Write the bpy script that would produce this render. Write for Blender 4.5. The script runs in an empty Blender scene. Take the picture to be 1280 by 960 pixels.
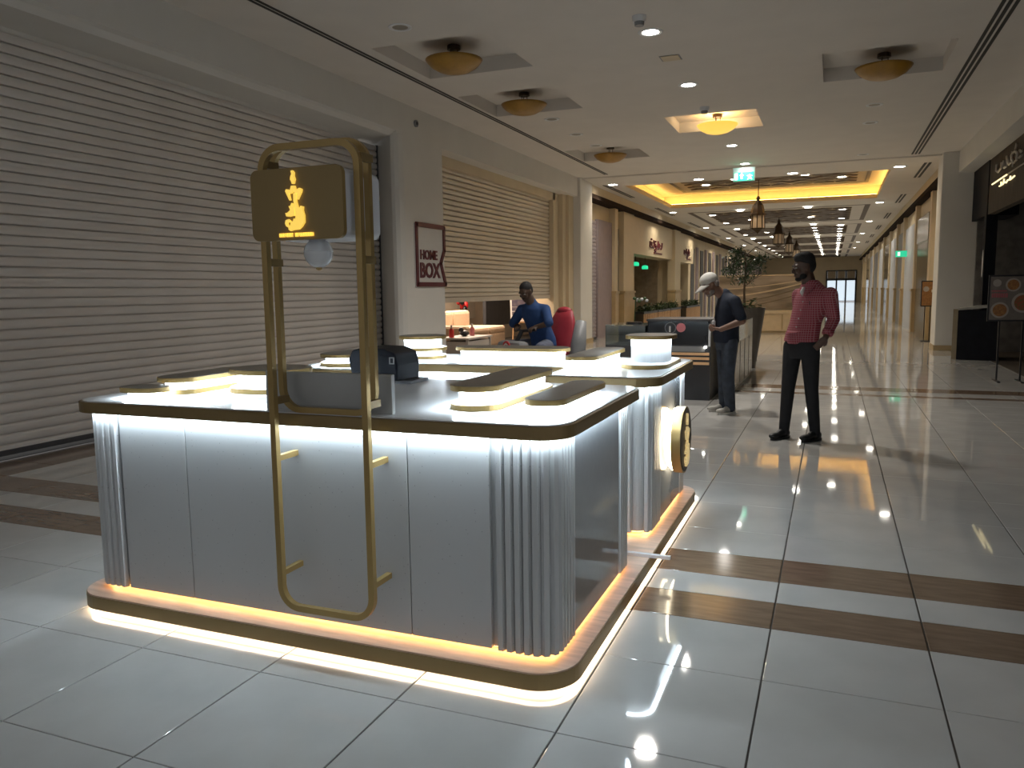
import bpy, bmesh, math, random
from mathutils import Vector, Matrix
from math import pi, sin, cos, radians, atan2, hypot
random.seed(7)
S = bpy.context.scene
COL = S.collection

# ------------------------------------------------------------------ camera
cd = bpy.data.cameras.new('camera'); cam = bpy.data.objects.new('camera', cd); COL.objects.link(cam)
yaw, pit, rol = radians(21.9627), radians(6.7083), radians(-0.7463)
f_ = Vector((-sin(yaw)*cos(pit), cos(yaw)*cos(pit), -sin(pit)))
r_ = Vector((cos(yaw), sin(yaw), 0)); u_ = r_.cross(f_)
r2 = r_*cos(rol)+u_*sin(rol); u2 = -r_*sin(rol)+u_*cos(rol)
cam.matrix_world = Matrix(((r2.x, u2.x, -f_.x, 0), (r2.y, u2.y, -f_.y, 0), (r2.z, u2.z, -f_.z, 1.48), (0, 0, 0, 1)))
cd.sensor_width = 36; cd.lens = 992.0/1280*36; cd.clip_start = .05; cd.clip_end = 300
S.camera = cam
# ------------------------------------------------------------------ world and exposure
W = bpy.data.worlds.new('world'); S.world = W; W.use_nodes = True
W.node_tree.nodes['Background'].inputs[0].default_value = (.95, .97, 1, 1)
W.node_tree.nodes['Background'].inputs[1].default_value = .42
S.view_settings.view_transform = 'Standard'; S.view_settings.look = 'None'
S.view_settings.gamma = 1; S.view_settings.use_curve_mapping = False
S.view_settings.exposure = 0.12
S.cycles.sample_clamp_indirect = 4.0
S.cycles.caustics_reflective = False; S.cycles.caustics_refractive = False
DOWN_W = 330      # watts of a lit downlight
LED_COOL, LED_WARM = (.74, .89, 1), (1, .58, .22)

def lamp(name, loc, power, col=(1, .95, .88), size=.12, spot=150, parent=None):
    l = bpy.data.lights.new(name, 'SPOT'); l.energy = power; l.color = col; l.shadow_soft_size = size
    l.spot_size = radians(spot); l.spot_blend = .8
    o = bpy.data.objects.new(name, l); COL.objects.link(o); o.location = loc
    if parent: o.parent = parent; o.location = Vector(loc)-parent.location
    return o

# ------------------------------------------------------------------ materials
M = {}
def mat(name, col, rough=.5, metal=0, emit=None, es=0, noise=.0, nscale=6, bump=0, bscale=40, spec=.5, stretch=(1, 1, 1), trans=0, col2=None, coat=0, alpha=1):
    m = bpy.data.materials.new(name); m.use_nodes = True; nt = m.node_tree; N = nt.nodes; L = nt.links
    b = N['Principled BSDF']
    b.inputs['Base Color'].default_value = (*col, 1); b.inputs['Roughness'].default_value = rough
    b.inputs['Metallic'].default_value = metal; b.inputs['Specular IOR Level'].default_value = spec
    b.inputs['Transmission Weight'].default_value = trans; b.inputs['Coat Weight'].default_value = coat
    if emit: b.inputs['Emission Color'].default_value = (*emit, 1); b.inputs['Emission Strength'].default_value = es
    if noise or bump or col2:
        tc = N.new('ShaderNodeTexCoord'); mp = N.new('ShaderNodeMapping'); L.new(tc.outputs['Object'], mp.inputs['Vector'])
        mp.inputs['Scale'].default_value = stretch
    if noise or col2:
        n = N.new('ShaderNodeTexNoise'); n.inputs['Scale'].default_value = nscale; n.inputs['Detail'].default_value = 5
        L.new(mp.outputs[0], n.inputs['Vector'])
        r = N.new('ShaderNodeValToRGB'); L.new(n.outputs['Fac'], r.inputs[0]); L.new(r.outputs[0], b.inputs['Base Color'])
        c2 = col2 or tuple(min(1, c*(1+noise)) for c in col); c1 = col if col2 else tuple(c*(1-noise) for c in col)
        r.color_ramp.elements[0].position = .35; r.color_ramp.elements[1].position = .65
        r.color_ramp.elements[0].color = (*c1, 1); r.color_ramp.elements[1].color = (*c2, 1)
    if bump:
        n2 = N.new('ShaderNodeTexNoise'); n2.inputs['Scale'].default_value = bscale; L.new(mp.outputs[0], n2.inputs['Vector'])
        bp = N.new('ShaderNodeBump'); bp.inputs['Strength'].default_value = bump; bp.inputs['Distance'].default_value = .01
        L.new(n2.outputs['Fac'], bp.inputs['Height']); L.new(bp.outputs[0], b.inputs['Normal'])
    M[name] = m; return m

mat('tile', (.55, .54, .515), .04, noise=.05, nscale=3)
mat('tile_brown', (.20, .135, .09), .12, noise=.18, nscale=5, stretch=(1, 6, 1))
mat('grout', (.07, .06, .05), .7, noise=.1)
mat('ceiling', (.70, .665, .615), .8, noise=.02, nscale=2)
mat('wallpaint', (.68, .665, .625), .55, noise=.02, nscale=2)
mat('wallcream', (.62, .52, .36), .5, noise=.03, nscale=2)
mat('walltan', (.44, .33, .18), .4, noise=.06, nscale=5)
mat('darkline', (.03, .02, .015), .9, noise=.1, spec=.05)
mat('slot', (.015, .014, .013), .6, noise=.1)
mat('shutter', (.70, .66, .62), .34, metal=.1, noise=.04, nscale=1.2)
mat('shutter_b', (.66, .58, .47), .30, metal=.15, noise=.04, nscale=1.2)
mat('shutter_c', (.40, .36, .40), .35, metal=.2, noise=.04, nscale=1.2)
mat('gold', (.40, .275, .105), .36, metal=.55, noise=.05, nscale=3)
mat('plate', (.29, .20, .075), .42, metal=.15, noise=.04, nscale=3)
mat('gold_dk', (.26, .18, .075), .42, metal=.35, noise=.05, nscale=3)
mat('gold_relief', (.72, .52, .20), .35, metal=.35, emit=(1, .76, .36), es=.4, noise=.08, nscale=30)
mat('gold_emblem', (.85, .60, .16), .3, metal=.6, emit=(1, .66, .10), es=.75, noise=.06, nscale=30)
mat('corian', (.68, .69, .68), .24, noise=.03, nscale=60)
mat('gloss_panel', (.22, .23, .24), .03, noise=.02, nscale=30, spec=.8)
mat('stone_top', (.82, .83, .84), .22, noise=.02, nscale=5)
mat('riser_top', (.31, .295, .27), .35, noise=.05, nscale=14)
mat('acrylic', (.86, .88, .9), .3, noise=.015)
mat('wood', (.60, .43, .33), .35, noise=.16, nscale=4, stretch=(1.2, 9, 9))
mat('led_cool', (1, 1, 1), .5, emit=LED_COOL, es=58)
mat('led_riser', (1, 1, 1), .5, emit=LED_COOL, es=85)
mat('led_warm', (1, .8, .5), .5, emit=LED_WARM, es=11)
mat('led_floor', (1, .9, .8), .5, emit=(1, .80, .58), es=12)
mat('led_halo', (1, .9, .8), .5, emit=(1, .86, .6), es=16)
mat('cove_led', (1, .8, .5), .5, emit=(1, .66, .18), es=24)
mat('lens', (1, 1, 1), .4, emit=(1, .95, .84), es=30)
mat('lens_off', (.30, .28, .24), .4, noise=.05)
mat('white_plastic', (.72, .74, .76), .3, noise=.02)
mat('box_white', (.74, .76, .8), .25, noise=.02)
mat('globe', (.72, .74, .76), .2, noise=.02, spec=.6)
mat('black', (.012, .013, .016), .3, noise=.2)
mat('black_gloss', (.010, .011, .014), .12, noise=.2)
mat('printer_black', (.008, .009, .013), .6, noise=.2, spec=.12)
mat('darkgrey', (.06, .06, .065), .4, noise=.1)
mat('midgrey', (.23, .235, .24), .45, noise=.06)
mat('till_grey', (.46, .47, .46), .3, noise=.03)
mat('bowl_off', (.36, .19, .025), .35, noise=.1, nscale=9)
mat('bowl_on', (.75, .45, .08), .35, emit=(1, .62, .10), es=.9, noise=.1, nscale=9)
mat('bronze', (.06, .038, .022), .4, metal=.5, noise=.15)
mat('lattice', (.075, .045, .025), .5, noise=.12)
mat('lattice_bg', (.42, .335, .23), .6, noise=.04)
mat('lantern_glass', (.75, .6, .42), .4, noise=.05)
mat('maroon', (.105, .012, .022), .35, noise=.08)
mat('signwhite', (.60, .59, .57), .4, noise=.02)
mat('red', (.36, .03, .045), .5, noise=.1)
mat('redpaint', (.55, .03, .03), .4, noise=.08)
mat('beige_fabric', (.56, .42, .30), .9, noise=.05, nscale=20, bump=.2, bscale=120)
mat('storewall', (.66, .55, .42), .7, noise=.03)
mat('woodlight', (.46, .27, .13), .5, noise=.15, stretch=(1, 1, 8))
mat('picture_dark', (.035, .03, .07), .4, col2=(.12, .10, .12), nscale=7)
mat('picture_warm', (.32, .20, .14), .4, noise=.3, nscale=8)
mat('glass', (.75, .85, .83), .03, trans=.92, spec=.5, noise=.02)
mat('glass_day', (.8, .88, .95), .1, emit=(.75, .88, 1), es=.8, noise=.03)
mat('copper', (.85, .52, .27), .4, noise=.1, stretch=(1, 9, 1))
mat('case_beige', (.20, .165, .11), .15, noise=.08)
mat('pot', (.075, .06, .045), .45, noise=.12)
mat('soil', (.03, .02, .014), .9, noise=.3)
mat('leaf', (.030, .062, .020), .5, noise=.35, nscale=9)
mat('leaf2', (.05, .085, .03), .5, noise=.35, nscale=9)
mat('trunk', (.10, .07, .045), .8, noise=.25)
mat('exit_green', (.02, .45, .25), .4, emit=(.03, .75, .42), es=.5, noise=.02)
mat('exit_white', (.9, .95, .92), .4, emit=(.75, 1, .9), es=.7)
mat('exit_pale', (.45, .62, .62), .4, emit=(.45, .8, .8), es=.1)
mat('greenlamp', (.02, .5, .25), .4, emit=(.02, .7, .32), es=1.0)
mat('darkwood', (.05, .036, .022), .8, noise=.3, nscale=3, stretch=(1, 6, 1))
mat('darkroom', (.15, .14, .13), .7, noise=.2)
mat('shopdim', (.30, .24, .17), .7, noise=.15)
mat('purple_dim', (.30, .25, .27), .6, noise=.05)
mat('sign_silver', (.38, .35, .31), .4, metal=.4, noise=.05)
mat('sign_lit', (1, .85, .5), .4, emit=(1, .84, .45), es=1.5)
mat('shop_blue', (.46, .49, .55), .4, noise=.05)
mat('pink', (.62, .20, .22), .4, noise=.08)
mat('dune', (.18, .145, .105), .6, col2=(.40, .33, .25), nscale=1.1, stretch=(.8, 1, 4.5))
mat('bench', (.62, .50, .33), .45, noise=.05)
mat('marble', (.34, .33, .30), .25, noise=.1)
mat('food', (.15, .13, .115), .4, noise=.1, nscale=11)
mat('food_b', (.20, .085, .03), .4, col2=(.32, .16, .05), nscale=38)
mat('food_c', (.10, .11, .03), .4, col2=(.30, .05, .03), nscale=45)
mat('food_d', (.34, .31, .27), .4, noise=.08)
mat('food_pink', (.38, .10, .11), .4, noise=.06)
# people
mat('skin_dark', (.080, .042, .027), .5, noise=.1, nscale=14)
mat('skin_mid', (.20, .105, .068), .5, noise=.08, nscale=14)
mat('skin_brown', (.075, .042, .026), .5, noise=.1, nscale=14)
mat('hair', (.008, .007, .007), .75, noise=.3, bump=.8, bscale=90)
mat('hair_grey', (.25, .22, .2), .8, noise=.3, nscale=80)
mat('navy', (.010, .016, .032), .85, noise=.15, nscale=20, bump=.25, bscale=14)
mat('blue', (.018, .055, .17), .85, noise=.12, nscale=15, bump=.25, bscale=14)
mat('denim', (.045, .056, .078), .9, noise=.25, nscale=12, bump=.3, bscale=22)
mat('denim_lt', (.11, .125, .17), .9, noise=.2, nscale=12, bump=.3, bscale=22)
mat('blackpants', (.010, .010, .012), .8, noise=.2, nscale=10, bump=.3, bscale=22)
mat('capwhite', (.62, .60, .55), .7, noise=.04, nscale=20)
mat('shoe_black', (.010, .010, .010), .5, noise=.2)
mat('shoe_white', (.42, .40, .36), .6, noise=.12, nscale=25)
mat('eye', (.55, .52, .48), .3, noise=.02)
mat('shirtwhite', (.55, .53, .52), .7, noise=.05)
mat('lip', (.12, .045, .038), .5, noise=.1)
def check_mat():
    m = mat('check', (.22, .03, .045), .85, bump=.2, bscale=14, noise=.06)
    nt = m.node_tree; N = nt.nodes; L = nt.links; b = N['Principled BSDF']
    tc = N.new('ShaderNodeTexCoord'); sx = N.new('ShaderNodeSeparateXYZ'); L.new(tc.outputs['Object'], sx.inputs[0])
    def stripe(src, per, wid):
        mu = N.new('ShaderNodeMath'); mu.operation = 'MULTIPLY'; mu.inputs[1].default_value = 1/per; L.new(src, mu.inputs[0])
        fr = N.new('ShaderNodeMath'); fr.operation = 'FRACT'; L.new(mu.outputs[0], fr.inputs[0])
        lt = N.new('ShaderNodeMath'); lt.operation = 'LESS_THAN'; lt.inputs[1].default_value = wid; L.new(fr.outputs[0], lt.inputs[0]); return lt.outputs[0]
    m1 = N.new('ShaderNodeMath'); m1.operation = 'MULTIPLY'; m1.inputs[1].default_value = -.66; L.new(sx.outputs[1], m1.inputs[0])
    ad = N.new('ShaderNodeMath'); ad.operation = 'ADD'; L.new(sx.outputs[0], ad.inputs[0]); L.new(m1.outputs[0], ad.inputs[1])
    a = stripe(ad.outputs[0], .022, .2); c = stripe(sx.outputs[2], .022, .2)
    mx = N.new('ShaderNodeMath'); mx.operation = 'MAXIMUM'; L.new(a, mx.inputs[0]); L.new(c, mx.inputs[1])
    mi = N.new('ShaderNodeMix'); mi.data_type = 'RGBA'; L.new(mx.outputs[0], mi.inputs[0])
    mi.inputs[6].default_value = (.27, .035, .052, 1); mi.inputs[7].default_value = (.42, .20, .22, 1)
    L.new(mi.outputs[2], b.inputs['Base Color'])
check_mat()
# speckle of the solid surface panels
def speck():
    m = M['corian']; nt = m.node_tree; N = nt.nodes; L = nt.links; b = N['Principled BSDF']
    tc = N.new('ShaderNodeTexCoord'); v = N.new('ShaderNodeTexVoronoi'); v.inputs['Scale'].default_value = 38; L.new(tc.outputs['Object'], v.inputs['Vector'])
    r = N.new('ShaderNodeValToRGB'); L.new(v.outputs['Distance'], r.inputs[0])
    r.color_ramp.elements[0].position = .05; r.color_ramp.elements[0].color = (.33, .34, .35, 1)
    r.color_ramp.elements[1].position = .11; r.color_ramp.elements[1].color = (.54, .555, .56, 1)
    L.new(r.outputs[0], b.inputs['Base Color'])
speck()

# ------------------------------------------------------------------ mesh helpers
def root_loc(p):
    v = Vector((0, 0, 0))
    while p: v = v+p.location; p = p.parent
    return v
class MB:
    def __init__(s): s.v = []; s.f = []; s.mi = []
    def add(s, vs, fs, mi=0):
        o = len(s.v); s.v += [tuple(v) for v in vs]; s.f += [tuple(i+o for i in f) for f in fs]; s.mi += [mi]*len(fs); return s
    def box(s, x0, x1, y0, y1, z0, z1, mi=0):
        return s.add([(x0, y0, z0), (x1, y0, z0), (x1, y1, z0), (x0, y1, z0), (x0, y0, z1), (x1, y0, z1), (x1, y1, z1), (x0, y1, z1)],
                     [(0, 3, 2, 1), (4, 5, 6, 7), (0, 1, 5, 4), (1, 2, 6, 5), (2, 3, 7, 6), (3, 0, 4, 7)], mi)
    def prism(s, poly, z0, z1, mi=0):
        n = len(poly); return s.add([(x, y, z0) for x, y in poly]+[(x, y, z1) for x, y in poly],
            [tuple(range(n))[::-1], tuple(range(n, 2*n))]+[(i, (i+1) % n, n+(i+1) % n, n+i) for i in range(n)], mi)
    def prismx(s, poly, x0, x1, mi=0):   # poly in (y,z)
        n = len(poly); return s.add([(x0, y, z) for y, z in poly]+[(x1, y, z) for y, z in poly],
            [tuple(range(n))[::-1], tuple(range(n, 2*n))]+[(i, (i+1) % n, n+(i+1) % n, n+i) for i in range(n)], mi)
    def prismy(s, poly, y0, y1, mi=0):   # poly in (x,z)
        n = len(poly); return s.add([(x, y0, z) for x, z in poly]+[(x, y1, z) for x, z in poly],
            [tuple(range(n)), tuple(range(n, 2*n))[::-1]]+[(i, n+i, n+(i+1) % n, (i+1) % n) for i in range(n)], mi)
    def band(s, pa, pb, za, zb, mi=0):   # ring of quads between two loops
        n = len(pa); return s.add([(x, y, za) for x, y in pa]+[(x, y, zb) for x, y in pb], [(i, (i+1) % n, n+(i+1) % n, n+i) for i in range(n)], mi)
    def lathe(s, prof, c=(0, 0, 0), n=20, mi=0, cap=True):
        vs = []; fs = []; m = len(prof)
        for i in range(n):
            a = 2*pi*i/n; vs += [(c[0]+r*cos(a), c[1]+r*sin(a), c[2]+z) for r, z in prof]
        for i in range(n):
            j = (i+1) % n; fs += [(i*m+k, j*m+k, j*m+k+1, i*m+k+1) for k in range(m-1)]
        if cap and prof[0][0] > 1e-4: fs.append(tuple(i*m for i in range(n))[::-1])
        if cap and prof[-1][0] > 1e-4: fs.append(tuple(i*m+m-1 for i in range(n)))
        return s.add(vs, fs, mi)
    def tube(s, pts, r, n=8, closed=False, mi=0, sq=False):
        pts = [Vector(p) for p in pts]; N = len(pts); vs = []; fs = []
        rr = r if isinstance(r, (list, tuple)) else [r]*N
        prev = None
        for i, p in enumerate(pts):
            a = pts[i-1] if (i or closed) else p; b = pts[(i+1) % N] if (i < N-1 or closed) else p
            t = (b-a).normalized()
            if prev is None: u = t.cross(Vector((0, 1, 0)) if abs(t.y) < .9 else Vector((1, 0, 0))).normalized()
            else: u = (prev-t*prev.dot(t)).normalized()
            prev = u; w = t.cross(u)
            k = 1
            if sq and a is not p and b is not p:
                d1 = (p-a).normalized(); d2 = (b-p).normalized()
            for j in range(n):
                an = 2*pi*j/n+(pi/4 if n == 4 else 0); vs.append(p+(u*cos(an)+w*sin(an))*rr[i])
        for i in range(N if closed else N-1):
            q = (i+1) % N
            fs += [(i*n+j, i*n+(j+1) % n, q*n+(j+1) % n, q*n+j) for j in range(n)]
        if not closed: fs += [tuple(range(n))[::-1], tuple((N-1)*n+j for j in range(n))]
        return s.add(vs, fs, mi)
    def ell(s, c, r, n=14, m=9, rot=None, mi=0):
        vs = []; fs = []; R = rot or Matrix.Identity(3); c = Vector(c)
        for i in range(m+1):
            th = pi*i/m
            for j in range(n):
                ph = 2*pi*j/n; vs.append(c+R @ Vector((r[0]*sin(th)*cos(ph), r[1]*sin(th)*sin(ph), r[2]*cos(th))))
        for i in range(m): fs += [(i*n+j, (i+1)*n+j, (i+1)*n+(j+1) % n, i*n+(j+1) % n) for j in range(n)]
        return s.add(vs, fs, mi)
    def rings(s, rs, n=18, mi=0):        # closed loft; ring = (cx,cy,cz,halfwidth,halfdepth,yaw)
        vs = []; fs = []
        for cx, cy, cz, a, b, y in rs:
            for j in range(n):
                t = 2*pi*j/n; X = a*cos(t); Y = b*sin(t); vs.append((cx+X*cos(y)-Y*sin(y), cy+X*sin(y)+Y*cos(y), cz))
        for i in range(len(rs)-1): fs += [(i*n+j, i*n+(j+1) % n, (i+1)*n+(j+1) % n, (i+1)*n+j) for j in range(n)]
        fs += [tuple(range(n))[::-1], tuple((len(rs)-1)*n+j for j in range(n))]
        return s.add(vs, fs, mi)
    def build(s, name, m, parent=None, smooth=False, bevel=0, local=False):
        me = bpy.data.meshes.new(name)
        off = Vector((0, 0, 0)) if local else root_loc(parent)
        me.from_pydata([Vector(v)-off for v in s.v], [], s.f)
        for x in (m if isinstance(m, (list, tuple)) else [m]): me.materials.append(M[x])
        if any(s.mi): me.polygons.foreach_set('material_index', s.mi)
        bm = bmesh.new(); bm.from_mesh(me)
        bmesh.ops.remove_doubles(bm, verts=bm.verts, dist=1e-5)
        bmesh.ops.recalc_face_normals(bm, faces=bm.faces); bm.to_mesh(me); bm.free()
        if smooth:
            for p in me.polygons: p.use_smooth = True
            if smooth == 'auto':
                me.set_sharp_from_angle(angle=radians(35))
        o = bpy.data.objects.new(name, me); COL.objects.link(o); o.parent = parent
        if bevel:
            b = o.modifiers.new('bevel', 'BEVEL'); b.width = bevel; b.segments = 2; b.limit_method = 'ANGLE'; b.angle_limit = radians(40)
        return o
def box(x0, x1, y0, y1, z0, z1): return MB().box(x0, x1, y0, y1, z0, z1)
def tag(o, label=None, cat=None, group=None, kind=None):
    if label: o['label'] = label
    if cat: o['category'] = cat
    if group: o['group'] = group
    if kind: o['kind'] = kind
    return o
def thing(name, label, cat, loc=(0, 0, 0), group=None, kind=None):
    o = bpy.data.objects.new(name, None); COL.objects.link(o); o.location = loc; o.empty_display_size = .1
    return tag(o, label, cat, group, kind)
def struct(name, mb, m, label, cat='structure', parent=None, **k):
    o = mb.build(name, m, parent, **k)
    if not parent: tag(o, label, cat, None, 'structure')
    return o
def copy_tree(o, loc=None, parent=None, label=None, group=None, rz=None):
    c = o.copy(); COL.objects.link(c); c.parent = parent
    if loc is not None: c.location = loc
    if rz is not None: c.rotation_euler.z = rz
    if label: c['label'] = label
    if group: c['group'] = group
    for ch in [x for x in COL.objects if x.parent == o]: copy_tree(ch, parent=c)
    return c
def fillet(pts, r, n=7):                 # pts CCW; r float or list
    out = []; N = len(pts); rr = r if isinstance(r, (list, tuple)) else [r]*N
    for i, p in enumerate(pts):
        p = Vector(p); a = Vector(pts[i-1]); b = Vector(pts[(i+1) % N]); d1 = (a-p).normalized(); d2 = (b-p).normalized()
        ang = d1.angle(d2); t = rr[i]/math.tan(ang/2); c = p+(d1+d2).normalized()*(rr[i]/sin(ang/2))
        s0 = p+d1*t-c; s1 = p+d2*t-c; a0 = atan2(s0.y, s0.x); a1 = atan2(s1.y, s1.x); da = (a1-a0+pi) % (2*pi)-pi
        out += [(c.x+rr[i]*cos(a0+da*k/n), c.y+rr[i]*sin(a0+da*k/n)) for k in range(n+1)]
    return out
def rrect(x0, x1, y0, y1, r, n=7): return fillet([(x0, y0), (x1, y0), (x1, y1), (x0, y1)], r, n)
def offset(poly, d):                     # positive = outward for CCW
    N = len(poly); out = []
    for i in range(N):
        p = Vector(poly[i]); e1 = Vector(poly[i])-Vector(poly[i-1]); e2 = Vector(poly[(i+1) % N])-Vector(poly[i])
        n1 = Vector((e1.y, -e1.x)).normalized(); n2 = Vector((e2.y, -e2.x)).normalized(); m = (n1+n2).normalized()
        k = d/max(.4, m.dot(n1)); out.append((p.x+m.x*k, p.y+m.y*k))
    return out
def text(s, size, name, m, parent, mtx, ext=.006, local=False, bold=0):
    cu = bpy.data.curves.new('t', 'FONT'); cu.body = s; cu.size = size; cu.extrude = ext; cu.align_x = 'CENTER'; cu.align_y = 'CENTER'; cu.resolution_u = 3; cu.offset = bold
    o = bpy.data.objects.new('t', cu); COL.objects.link(o)
    me = bpy.data.meshes.new_from_object(o.evaluated_get(bpy.context.evaluated_depsgraph_get())); bpy.data.objects.remove(o)
    me.transform(Matrix.Translation(-(Vector((0, 0, 0)) if local else root_loc(parent))) @ mtx); me.materials.clear(); me.materials.append(M[m])
    o = bpy.data.objects.new(name, me); COL.objects.link(o); o.parent = parent; return o
def face_mtx(loc, right, up):
    r = Vector(right).normalized(); u = Vector(up).normalized(); n = r.cross(u)
    return Matrix(((r.x, u.x, n.x, loc[0]), (r.y, u.y, n.y, loc[1]), (r.z, u.z, n.z, loc[2]), (0, 0, 0, 1)))
def plane_holes(x0, x1, y0, y1, holes, z):
    xs = sorted({x0, x1, *[h[0] for h in holes], *[h[1] for h in holes]}); ys = sorted({y0, y1, *[h[2] for h in holes], *[h[3] for h in holes]})
    mb = MB()
    for i in range(len(xs)-1):
        for j in range(len(ys)-1):
            cx = (xs[i]+xs[i+1])/2; cy = (ys[j]+ys[j+1])/2
            if any(h[0] < cx < h[1] and h[2] < cy < h[3] for h in holes): continue
            mb.add([(xs[i], ys[j], z), (xs[i+1], ys[j], z), (xs[i+1], ys[j+1], z), (xs[i], ys[j+1], z)], [(0, 3, 2, 1)])
    return mb
# ================================================================== SETTING
CZ = 4.4
# ---- floor of square tiles with brown cross bands
floor = struct('floor', MB().add([(-13, -7, -.006), (10, -7, -.006), (10, 88, -.006), (-13, 88, -.006)], [(0, 1, 2, 3)]), 'grout', 'polished pale tile floor of the mall hall with brown cross bands', 'floor')
xs = [-.82+.615*k for k in range(-10, 8)]
rows = [(2.385-.615*(k+1), 2.385-.615*k, 0) for k in range(6)][::-1]+[(2.385, 3.0, 0), (3.0, 3.49, 0), (3.49, 3.80, 1), (3.80, 4.08, 0), (4.08, 4.44, 1), (4.44, 4.89, 0)]
rows += [(4.89+.615*k, 4.89+.615*(k+1), 0) for k in range(11)]+[(11.655, 11.85, 1), (11.85, 12.25, 0), (12.25, 12.7, 1)]
y = 12.7
while y < 20.3: rows.append((y, y+.615, 0)); y += .615
tmesh = {}
def tile_mesh(w, d, m):
    k = (round(w, 3), round(d, 3), m)
    if k not in tmesh:
        me = bpy.data.meshes.new('tile'); a, b, e = w/2, d/2, .0025
        vs = [(-a, -b, -.02), (a, -b, -.02), (a, b, -.02), (-a, b, -.02), (-a, -b, -e*.5), (a, -b, -e*.5), (a, b, -e*.5), (-a, b, -e*.5), (-a+e, -b+e, 0), (a-e, -b+e, 0), (a-e, b-e, 0), (-a+e, b-e, 0)]
        me.from_pydata(vs, [], [(0, 1, 5, 4), (1, 2, 6, 5), (2, 3, 7, 6), (3, 0, 4, 7), (4, 5, 9, 8), (5, 6, 10, 9), (6, 7, 11, 10), (7, 4, 8, 11), (8, 9, 10, 11)])
        me.materials.append(M[m]); tmesh[k] = me
    return tmesh[k]
ntile = 0; far = {'tile': MB(), 'tile_brown': MB()}
for (ya, yb, br) in rows:
    for i in range(len(xs)-1):
        xa, xb = xs[i], xs[i+1]
        if -3.25 < xa and xb < -.86 and ya > 2.65 and yb < 5.3: continue
        m = 'tile_brown' if (br or (i == 0 and ya > 4.3)) else 'tile'
        cx, cy = (xa+xb)/2, (ya+yb)/2
        dep = cx*f_.x+cy*f_.y; sx = (cx*r_.x+cy*r_.y)/max(.1, dep)
        if dep > .5 and abs(sx) < .80 and yb > 1.6 and ntile < 296 and (yb < 12.8 or xa > -1.5):
            o = bpy.data.objects.new('floor_tile', tile_mesh(xb-xa-.007, yb-ya-.0035, m)); COL.objects.link(o); o.location = (cx, cy, 0); o.parent = floor; ntile += 1
        else: far[m].box(xa+.0035, xb-.0035, ya+.0018, yb-.0018, -.02, 0)
for k in range(0, 70):        # corridor beyond the kiosks
    ya = y+k*.95
    for i in range(0, len(xs)-1, 3): far['tile'].box(xs[i]+.003, min(xs[i]+1.845, 3.4)-.003, ya+.002, ya+.948, -.02, 0)
for m, mb in far.items(): tag(mb.build('far_tiles', m, floor), kind='stuff')

# ---- ceiling with square lamp recesses
lampsq = [(-4.5, 9.4), (-4.6, 12.0), (-4.62, 17.2), (.54, 11.93), (-2.03, 14.8)]
RB = .76
holes = [(x-RB, x+RB, y_-RB, y_+RB) for x, y_ in lampsq]
ceil = struct('ceiling', plane_holes(-7.2, 3.4, -6, 20.6, holes, CZ), 'ceiling', 'warm white plaster ceiling over the near hall', 'ceiling')
for x, y_ in lampsq:
    mb = MB(); a = RB
    mb.band([(x-a, y_-a), (x+a, y_-a), (x+a, y_+a), (x-a, y_+a)], [(x-a, y_-a), (x+a, y_-a), (x+a, y_+a), (x-a, y_+a)], CZ, CZ+.19)
    mb.add([(x-a, y_-a, CZ+.19), (x+a, y_-a, CZ+.19), (x+a, y_+a, CZ+.19), (x-a, y_+a, CZ+.19)], [(0, 1, 2, 3)])
    mb.build('lamp_recess', 'ceiling', ceil)
# corridor ceiling with the gilded cove
HX0, HX1, HY0, HY1 = -5.53, 1.25, 22.45, 29.35
ceil2 = struct('ceiling_corridor', plane_holes(-7.2, 3.4, 20.6, 86, [(HX0, HX1, HY0, HY1)], CZ-.03), 'ceiling', 'corridor ceiling with dark lattice panels and a gilded cove', 'ceiling')
box(-7.2, 3.4, 20.55, 20.62, CZ-.03, CZ+.02).build('ceiling_step', 'ceiling', ceil2)
rc = lambda d: [(HX0-d, HY0-d), (HX1+d, HY0-d), (HX1+d, HY1+d), (HX0-d, HY1+d)]
MB().band(rc(0), rc(0), CZ-.03, CZ+.10).build('cove_lip', 'wallcream', ceil2)
MB().band(rc(0), rc(.3), CZ+.10, CZ+.10).band(rc(.3), rc(.3), CZ+.10, CZ+.42).build('cove_recess', 'wallcream', ceil2)
MB().add([(x, y_, CZ+.42) for x, y_ in rc(.3)], [(0, 1, 2, 3)]).build('cove_soffit', 'lattice_bg', ceil2)
MB().band(rc(.10), rc(.16), CZ+.115, CZ+.115).build('cove_led_strip', 'cove_led', ceil2)
LX0, LX1 = -4.95, .95
MB().band([(LX0, 22.6), (LX1, 22.6), (LX1, 28.5), (LX0, 28.5)], [(LX0+.12, 22.72), (LX1-.12, 22.72), (LX1-.12, 28.38), (LX0+.12, 28.38)], CZ+.40, CZ+.40).build('lattice_frame', 'lattice', ceil2)
dia = bpy.data.meshes.new('lattice_diamond')
dia.from_pydata([(-.33, 0, 0), (0, -.30, 0), (.33, 0, 0), (0, .30, 0), (-.29, 0, -.03), (0, -.26, -.03), (.29, 0, -.03), (0, .26, -.03)], [], [(0, 4, 5, 1), (1, 5, 6, 2), (2, 6, 7, 3), (3, 7, 4, 0), (4, 7, 6, 5)])
dia.materials.append(M['lattice'])
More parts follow.
